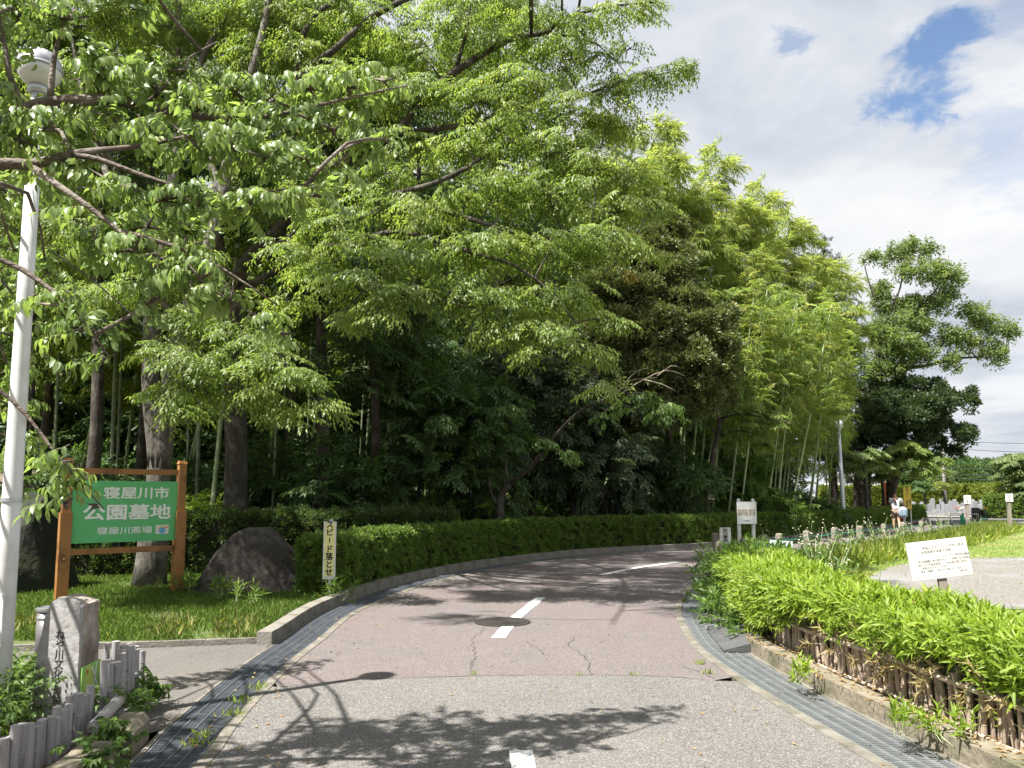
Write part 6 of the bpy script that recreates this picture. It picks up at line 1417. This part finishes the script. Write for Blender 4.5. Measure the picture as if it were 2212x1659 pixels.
# ---- bamboo grass bed at the right
front = [p for p in offset(RRs, .70) if p.y > -1.5]
def bed_edges(y):
    xs = np.array([p.x for p in front]); ys = np.array([p.y for p in front]); xf = np.interp(y, ys, xs)
    w_ = np.interp(y, [0, 4.5, 7, 9.5, 12, 14.5], [1.2, .85, .75, .85, 1.0, .9]); return xf, xf+w_
lv = Leaves(); n = 10500
y = np.interp(rng.uniform(0, 1, n), [0, .62, 1], [2.6, 7.6, 13.3]); xf, xb = bed_edges(y); u = rng.uniform(.04, 1.04, n)
hgt = (.65+.035*np.sin(y*2.3)+.05*np.sin(y*5.1+u*3)+rng.normal(0, .035, n))*np.interp(u, [-.12, .0, .18, .8, 1.04], [.9, 1.0, 1, 1.0, .86])
hgt *= np.interp(y, [2.6, 5, 8, 11, 13.3], [.84, .85, .93, .90, .74])
sl = .28*rng.uniform(.75, 1.2, n)
pos = np.stack([xf+(xb-xf)*u, y, .1+hgt-sl*.95], 1)
d = rng.normal(0, .22, (n, 3))+UP; d[:, 0] -= np.interp(u, [-.1, .15, .3], [.45, .2, 0]); d[:, 1] -= .08
bt = empty('bamboo_grass', (front[0].x+1, 6, .1), 0, 'bright yellow green bamboo grass bed overflowing its low split bamboo fence', 'plants'); off = npv(bt.location)
sprays(lv, 'sasa', pos-off, d, sl, .105, .024, roll=1.5, twig=.003, base_r=np.clip(.5+.22*rng.normal(0, 1, n), 0, 1))
m = 480; y2 = rng.uniform(2.6, 11, m); xf2, _ = bed_edges(y2); z2 = rng.uniform(.47, .64, m)
p2_ = np.stack([xf2+.06-.10*rng.uniform(0, 1, m)+.05*np.sin(y2*3), y2, .1+z2], 1)
sprays(lv, 'sasa', p2_-off-np.array([0, 0, .06]), rng.normal(0, .35, (m, 3))+np.array([-.7, -.25, .35]), .2, .10, .023, roll=1.5, twig=.003, base_r=np.clip(.4+.25*rng.normal(0, 1, m), 0, 1))
m = 420; y2 = rng.uniform(6.9, 9.6, m); xf2, _ = bed_edges(y2); z2 = rng.uniform(.12, .62, m)*np.interp(y2, [6.9, 8], [.0, 1])+np.interp(y2, [6.9, 8], [.5, .0]); sprays(lv, 'sasa', np.stack([xf2+rng.uniform(-.08, .10, m), y2, .1+z2], 1)-off, rng.normal(0, .35, (m, 3))+np.array([-.7, -.3, .35]), .2, .10, .023, roll=1.5, twig=.003, base_r=np.clip(.35+.25*rng.normal(0, 1, m), 0, 1))
m = 90; y2 = rng.uniform(2.6, 9, m); xf2, _ = bed_edges(y2); sprays(lv, 'sasa', np.stack([xf2+rng.uniform(-.06, .12, m), y2, rng.uniform(.28, .6, m)], 1)-off, rng.normal(0, .5, (m, 3))+np.array([-.5, -.2, -.1]), .14, .095, .016, roll=1.5, twig=.003, base_r=np.full(m, 1.5))
lv.build('foliage', bt, L6, 'leaf_sasa', 'culm_green')
st_ = Leaves(); m = 2600; y3 = rng.uniform(2.6, 14, m); xf3, xb3 = bed_edges(y3); u3 = rng.uniform(.03, 1, m); a = np.stack([xf3+(xb3-xf3)*u3, y3, np.full(m, .08)], 1)-off
b3 = a+np.stack([rng.normal(0, .05, m), rng.normal(0, .05, m), rng.uniform(.4, .62, m)], 1); st_.twig(a, b3, np.full(m, .005)); st_.add(a[:60], b3[:60]-a[:60], np.tile(UP, (60, 1))+.1, np.full(60, .2), np.full(60, .02), np.full(60, .99))
st_.build('stem', bt, L2, 'leaf_sasa', 'wood_stake')
bt2 = P(1575, 1300, 10.0); bl = []
for (px, py, Y, rx, rz) in ((1590, 1235, 11.2, .46, .30), (1575, 1300, 10.2, .36, .30), (1600, 1350, 9.3, .32, .26), (1560, 1260, 11.0, .28, .28), (1640, 1215, 11.8, .45, .28), (1640, 1300, 10, .35, .3), (1565, 1320, 9.8, .22, .22), (1620, 1380, 8.6, .2, .2)):
    bl.append((P(px, py, Y), rx, rz))
bb = Vector((bt2.x+.15, bt2.y, .1))
blob_plant('shrub', 'darker green leafy shrub at the left end of the bamboo grass by the kerb ramps', bb, [(q, a*1.18, c*1.12) for q, a, c in bl], 'sasa', .22, .09, .03, 900, 'leaf_bush', shape=L6, twig=.003, up=.5, shell=.5)

# ---- grass
def grass(name, label, pts, h_, w_, mat, lean=.35, pos=None):
    lv = Leaves(); n = len(pts); d = rng.normal(0, lean, (n, 3)); d[:, 2] = 1
    nn = rng.normal(0, 1, (n, 3)); nn[:, 2] = .2; hh = h_*rng.uniform(.45, 1.25, n)
    lv.add(pts, d, nn, hh, np.full(n, w_)*rng.uniform(.7, 1.3, n), np.clip(rng.normal(.45, .25, n), 0, 1))
    return tag(lv.build(name, None, L2, mat), label, 'grass', kind='stuff')
def inside(poly, x, y):
    c = np.zeros(len(x), bool); j = len(poly)-1
    for i in range(len(poly)):
        a, b = poly[i], poly[j]; m = ((a.y > y) != (b.y > y)) & (x < (b.x-a.x)*(y-a.y)/(b.y-a.y+1e-12)+a.x); c ^= m; j = i
    return c
x, y = rng.uniform(-11, 0, 190000), rng.uniform(8.3, 15, 190000); k = inside(LAWN, x, y) & (rng.uniform(0, 1, len(x)) < np.clip(1.4-(y-8.3)*.13, .2, 1)); x, y = x[k], y[k]
k = (np.sin(x*1.9+1)*np.sin(y*2.7)+.5*np.sin(x*5.1+y*3.3)+rng.normal(0, .35, len(x))) > -.75; x, y = x[k], y[k]
grass('lawn_grass', 'short green grass of the shaded lawn left of the road', np.stack([x, y, np.full(len(x), .05)], 1), .085, .0075, 'grass_blade', .5)
x, y = rng.uniform(-8, -2.6, 2200), rng.uniform(8.35, 9.6, 2200); k = inside(LAWN, x, y) & (np.sin(x*3.1)+np.sin(x*7.3+y*2) > .3); x, y = x[k], y[k]
lv = Leaves(); n = len(x); lv.add(np.stack([x, y, np.full(n, .05)], 1), rng.normal(0, .6, (n, 3))+UP, rng.normal(0, 1, (n, 3)), rng.uniform(.06, .2, n), np.full(n, .005), np.full(n, .97)); tag(lv.build('dry_grass', None, L2, 'grass_blade'), 'straw coloured dry grass at the front rim of the lawn', 'grass', kind='stuff')
# field on the right: mown in the middle, tall at the road side
GRV = [G(px, py) for px, py in ((1860, 1262), (1920, 1228), (2010, 1212), (2212, 1207), (2600, 1207))]+[V2(22, 9), V2(9, 7.5), G(2212, 1315), G(2040, 1310), G(1900, 1288)]
x, y = rng.uniform(4, 40, 260000), rng.uniform(7, 36, 260000); k = inside(FIELD, x, y) & ~(inside(GRV, x, y) & (rng.uniform(0, 1, len(x)) > .03)) & (rng.uniform(0, 1, len(x)) < np.clip(1.2-(y-7)*.035, .25, 1)) & (x < 2.2+y*.85); x, y = x[k], y[k]
grass('field_grass', 'short pale green grass of the open field on the right', np.stack([x, y, np.zeros(len(x))], 1), .07, .012, 'grass_field', 1.3)
rx_ = np.array([p.x for p in REs]); ry_ = np.array([p.y for p in REs])
n = 38000; y = rng.uniform(13.5, 36, n); e = np.interp(y, ry_, rx_); x = e+.25+np.abs(rng.normal(0, .7, n)); k = (x < e+2.2); x, y = x[k], y[k]
grass('tall_grass', 'tall rough grass along the rope fence', np.stack([x, y, np.zeros(len(x))], 1), .42, .010, 'grass_tall', .6)
# tall weeds with small white flowers
def weed(c, h_, label, seed, group):
    global rng
    t0 = empty('flowering_weed', c, 0, label, 'weed', group); mb = MB(); lv = Leaves(); fl = MB()
    for k in range(7):
        a = random.uniform(0, 6.28); tip = Vector((.22*math.cos(a), .22*math.sin(a), h_*random.uniform(.7, 1.1))); mb.tube([(0, 0, 0), tip*.5+Vector((0, 0, .08)), tip], [.007, .005, .003], 'rope_green' if False else 'culm_green', n=4)
        for j in range(random.randint(0, 2)):
            q = tip+Vector((random.uniform(-.09, .09), random.uniform(-.09, .09), random.uniform(-.07, .07))); fl.lathe([(0, -.006), (.014, .0), (.010, .008), (0, .010)], 'flower_white', c=q, n=6)
        m = 6; p = npv(tip)[None]*rng.uniform(.1, .85, m)[:, None]; lv.add(p, rng.normal(0, .8, (m, 3))+UP*.5, rng.normal(0, .4, (m, 3))+UP, np.full(m, .13), np.full(m, .035), rng.uniform(0, 1, m))
    mb.build('stem', t0); lv.build('foliage', t0, L2, 'leaf_bush'); fl.build('blossom', t0); return t0
wp = [weed((0, 0, 0), h, 'x', 0, 'white flowering weeds in the tall grass') for h in (.6, .75, .5)]
WPX = [(1640, 14.2), (1665, 15), (1690, 15.4), (1715, 16), (1745, 16.6), (1765, 17.6), (1785, 17.2), (1800, 18.4), (1820, 18.8), (1835, 19.2), (1850, 19.6), (1865, 20.2), (1880, 20.4), (1895, 21.4), (1910, 21.2), (1925, 22), (1940, 22.6), (1955, 23.2), (1975, 24), (1760, 14.2), (1785, 13.6), (1800, 13), (1770, 12.6), (1820, 12.4), (2085, 33), (2100, 32), (2170, 31), (2000, 26), (2030, 27), (2060, 29)]
for i, (px, Y) in enumerate(WPX):
    o = wp[i] if i < 3 else copy_tree(wp[i % 3]); c = P(px, 1150, Y); e = float(np.interp(Y, ry_, rx_)); o.location = (max(c.x, e+.35), Y, 0); o.rotation_euler = (0, 0, random.uniform(0, 6)); o.scale = (random.uniform(.9, 1.3),)*3
    o['label'] = 'bushy weed with tiny white flowers in the tall grass by the rope fence' if i < 19 else ('white flowering weed on the mown field behind the bamboo grass' if i < 24 else 'white flowering weed beyond the field near the cemetery drive')
# ---- weeds at the gutters, in the planter and at the foot of things
def tuft(px, py, h_, lab, m=24, mat='grass_blade', w_=.008, z=0.0, broad=False):
    c = G(px, py, z); t0 = empty('weed_tuft', c, random.uniform(0, 6), lab, 'weed', None); lv = Leaves()
    if broad:
        sprays(lv, 'cherry', rng.normal(0, .4, (m, 3))*h_*np.array([1, 1, 0])+UP*rng.uniform(.0, .8, m)[:, None]*h_, rng.normal(0, .6, (m, 3))+UP*.4, h_*.8, w_*1.9, w_, twig=.002); lv.build('foliage', t0, L6, mat, 'culm_green')
    else:
        p = rng.normal(0, .3, (m, 3))*h_*np.array([1.6, 1.6, 0]); lv.add(p, rng.normal(0, .5, (m, 3))+UP, rng.normal(0, 1, (m, 3)), h_*rng.uniform(.5, 1.2, m), np.full(m, w_), np.clip(rng.normal(.5, .25, m), 0, 1)); lv.build('foliage', t0, L2, mat)
    return t0
for (px, py, h_, lab) in ((520, 1520, .12, 'longest weed tuft in the joint beside the left gutter'), (555, 1490, .10, 'weed tuft beside the left gutter near the footpath'), (500, 1545, .10, 'low weed tuft beside the left gutter grate'), (430, 1610, .11, 'weed tuft in the road joint at the bottom left'), (440, 1590, .09, 'small weed just above the bottom left tuft'), (1515, 1435, .08, 'small weed at the right gutter lip beside the dark ramp'), (1530, 1455, .07, 'tiny weed in the red asphalt corner'), (1478, 1300, .10, 'weed tuft on the inner curve of the right gutter'), (1485, 1285, .12, 'bright weed on the right gutter curve'), (1500, 1272, .12, 'weed at the far end of the right gutter curve'), (760, 1300, .07, 'small weed in the left gutter by the speed sign')):
    tuft(px, py, h_*.72, lab, 26, 'grass_field')
for (px, py, h_, lab) in ((1020, 1459, .05, 'tiny grass in the asphalt joint below the manhole'), (1245, 1459, .05, 'tiny grass in the asphalt joint right of centre'), (1370, 1460, .05, 'tiny grass in the asphalt joint at the right')): tuft(px, py, h_, lab, 12, 'grass_field', .005)
for (px, py, h_, m, lab) in ((285, 1540, .16, 16, 'leafy weed growing over the kerb stone right of the pickets'), (320, 1505, .16, 14, 'leafy weed at the right end of the short bamboo fence'), (240, 1600, .12, 14, 'leafy weed at the foot of the front pickets'), (200, 1660, .12, 14, 'leafy weed at the bottom of the front bamboo fence'),
                             (30, 1545, .28, 34, 'leafy planter weed left of the stone pillar'), (70, 1520, .26, 30, 'green bushy planter weed beside the stone pillar'), (-20, 1580, .28, 34, 'planter weed at the left edge of the picture'), (215, 1525, .16, 12, 'small planter weed between pillar and pickets'), (-60, 1530, .3, 30, 'planter weed beyond the left edge'), (20, 1500, .22, 20, 'planter weed near the lamp pole')):
    tuft(px, py, h_, lab, int(m*1.5), 'leaf_bush', .024, z=.1, broad=True)
for (px, py, lab) in ((1950, 1590, 'green bamboo shoot sprouting in front of the split bamboo fence'), (2040, 1600, 'small leafy shoot in front of the split bamboo fence'), (1720, 1475, 'leafy shoot at the left of the split bamboo fence'), (2190, 1600, 'taller leafy shoot at the right edge of the split bamboo fence')):
    c = G(px, py, .1); t0 = empty('bamboo_shoot', c, 0, lab, 'plant'); lv = Leaves(); m = 9
    sprays(lv, 'sasa', rng.normal(0, .05, (m, 3))*np.array([1, 1, 0]), rng.normal(0, .45, (m, 3))+UP, .17, .095, .022, twig=.003, roll=1.5); lv.build('foliage', t0, L6, 'leaf_sasa', 'culm_green')
# small bamboo grass at the boulder's foot, right of the sign post
for (px, py, m, lab) in ((405, 1285, 14, 'dwarf bamboo tuft between the sign post and the boulder'), (470, 1300, 10, 'dwarf bamboo tuft at the left foot of the boulder'), (520, 1310, 8, 'dwarf bamboo tuft in front of the boulder'), (715, 1300, 12, 'grass tuft around the foot of the speed sign')):
    c = G(px, py, .05); t0 = empty('dwarf_bamboo', c, 0, lab, 'plant'); lv = Leaves()
    sprays(lv, 'sasa', rng.normal(0, .12, (m, 3))*np.array([1, .7, 0]), rng.normal(0, .4, (m, 3))+UP, .30, .15, .022, twig=.003, roll=1.5); lv.build('foliage', t0, L6, 'grass_blade', 'culm_green')
# fallen leaves: on the gutter edge and the road
lv = Leaves(); n = 1500; i = rng.integers(0, len(KLs)-30, n); c = np.array([npv(KLs[k]) for k in i]); c[:, 0] += rng.normal(.5, .25, n); c[:, 1] += rng.normal(-.2, .2, n); c[:, 2] = .008
k = c[:, 1] > 4; c = c[k]; n = len(c); lv.add(c, rng.normal(0, 1, (n, 3))*np.array([1, 1, .12]), UP+rng.normal(0, .25, (n, 3)), rng.uniform(.02, .05, n), rng.uniform(.010, .022, n), rng.uniform(0, 1, n))
m = 500; c = np.stack([rng.uniform(-2, 3, m), rng.uniform(4, 17, m), np.full(m, .008)], 1); lv.add(c, rng.normal(0, 1, (m, 3))*np.array([1, 1, .12]), UP+rng.normal(0, .2, (m, 3)), rng.uniform(.015, .04, m), rng.uniform(.01, .02, m), rng.uniform(0, 1, m))
m = 420; y2 = rng.uniform(2.5, 8.2, m); xf2, _ = bed_edges(y2); c = np.stack([xf2-rng.uniform(.0, .25, m), y2, np.full(m, .137)], 1); lv.add(c, rng.normal(0, 1, (m, 3))*np.array([1, 1, .15]), UP+rng.normal(0, .2, (m, 3)), rng.uniform(.03, .08, m), rng.uniform(.008, .016, m), rng.uniform(.4, 1, m))
tag(lv.build('leaf_litter', None, L2, 'litter'), 'small brown fallen leaves along the gutters and on the road', 'leaf litter', kind='stuff')
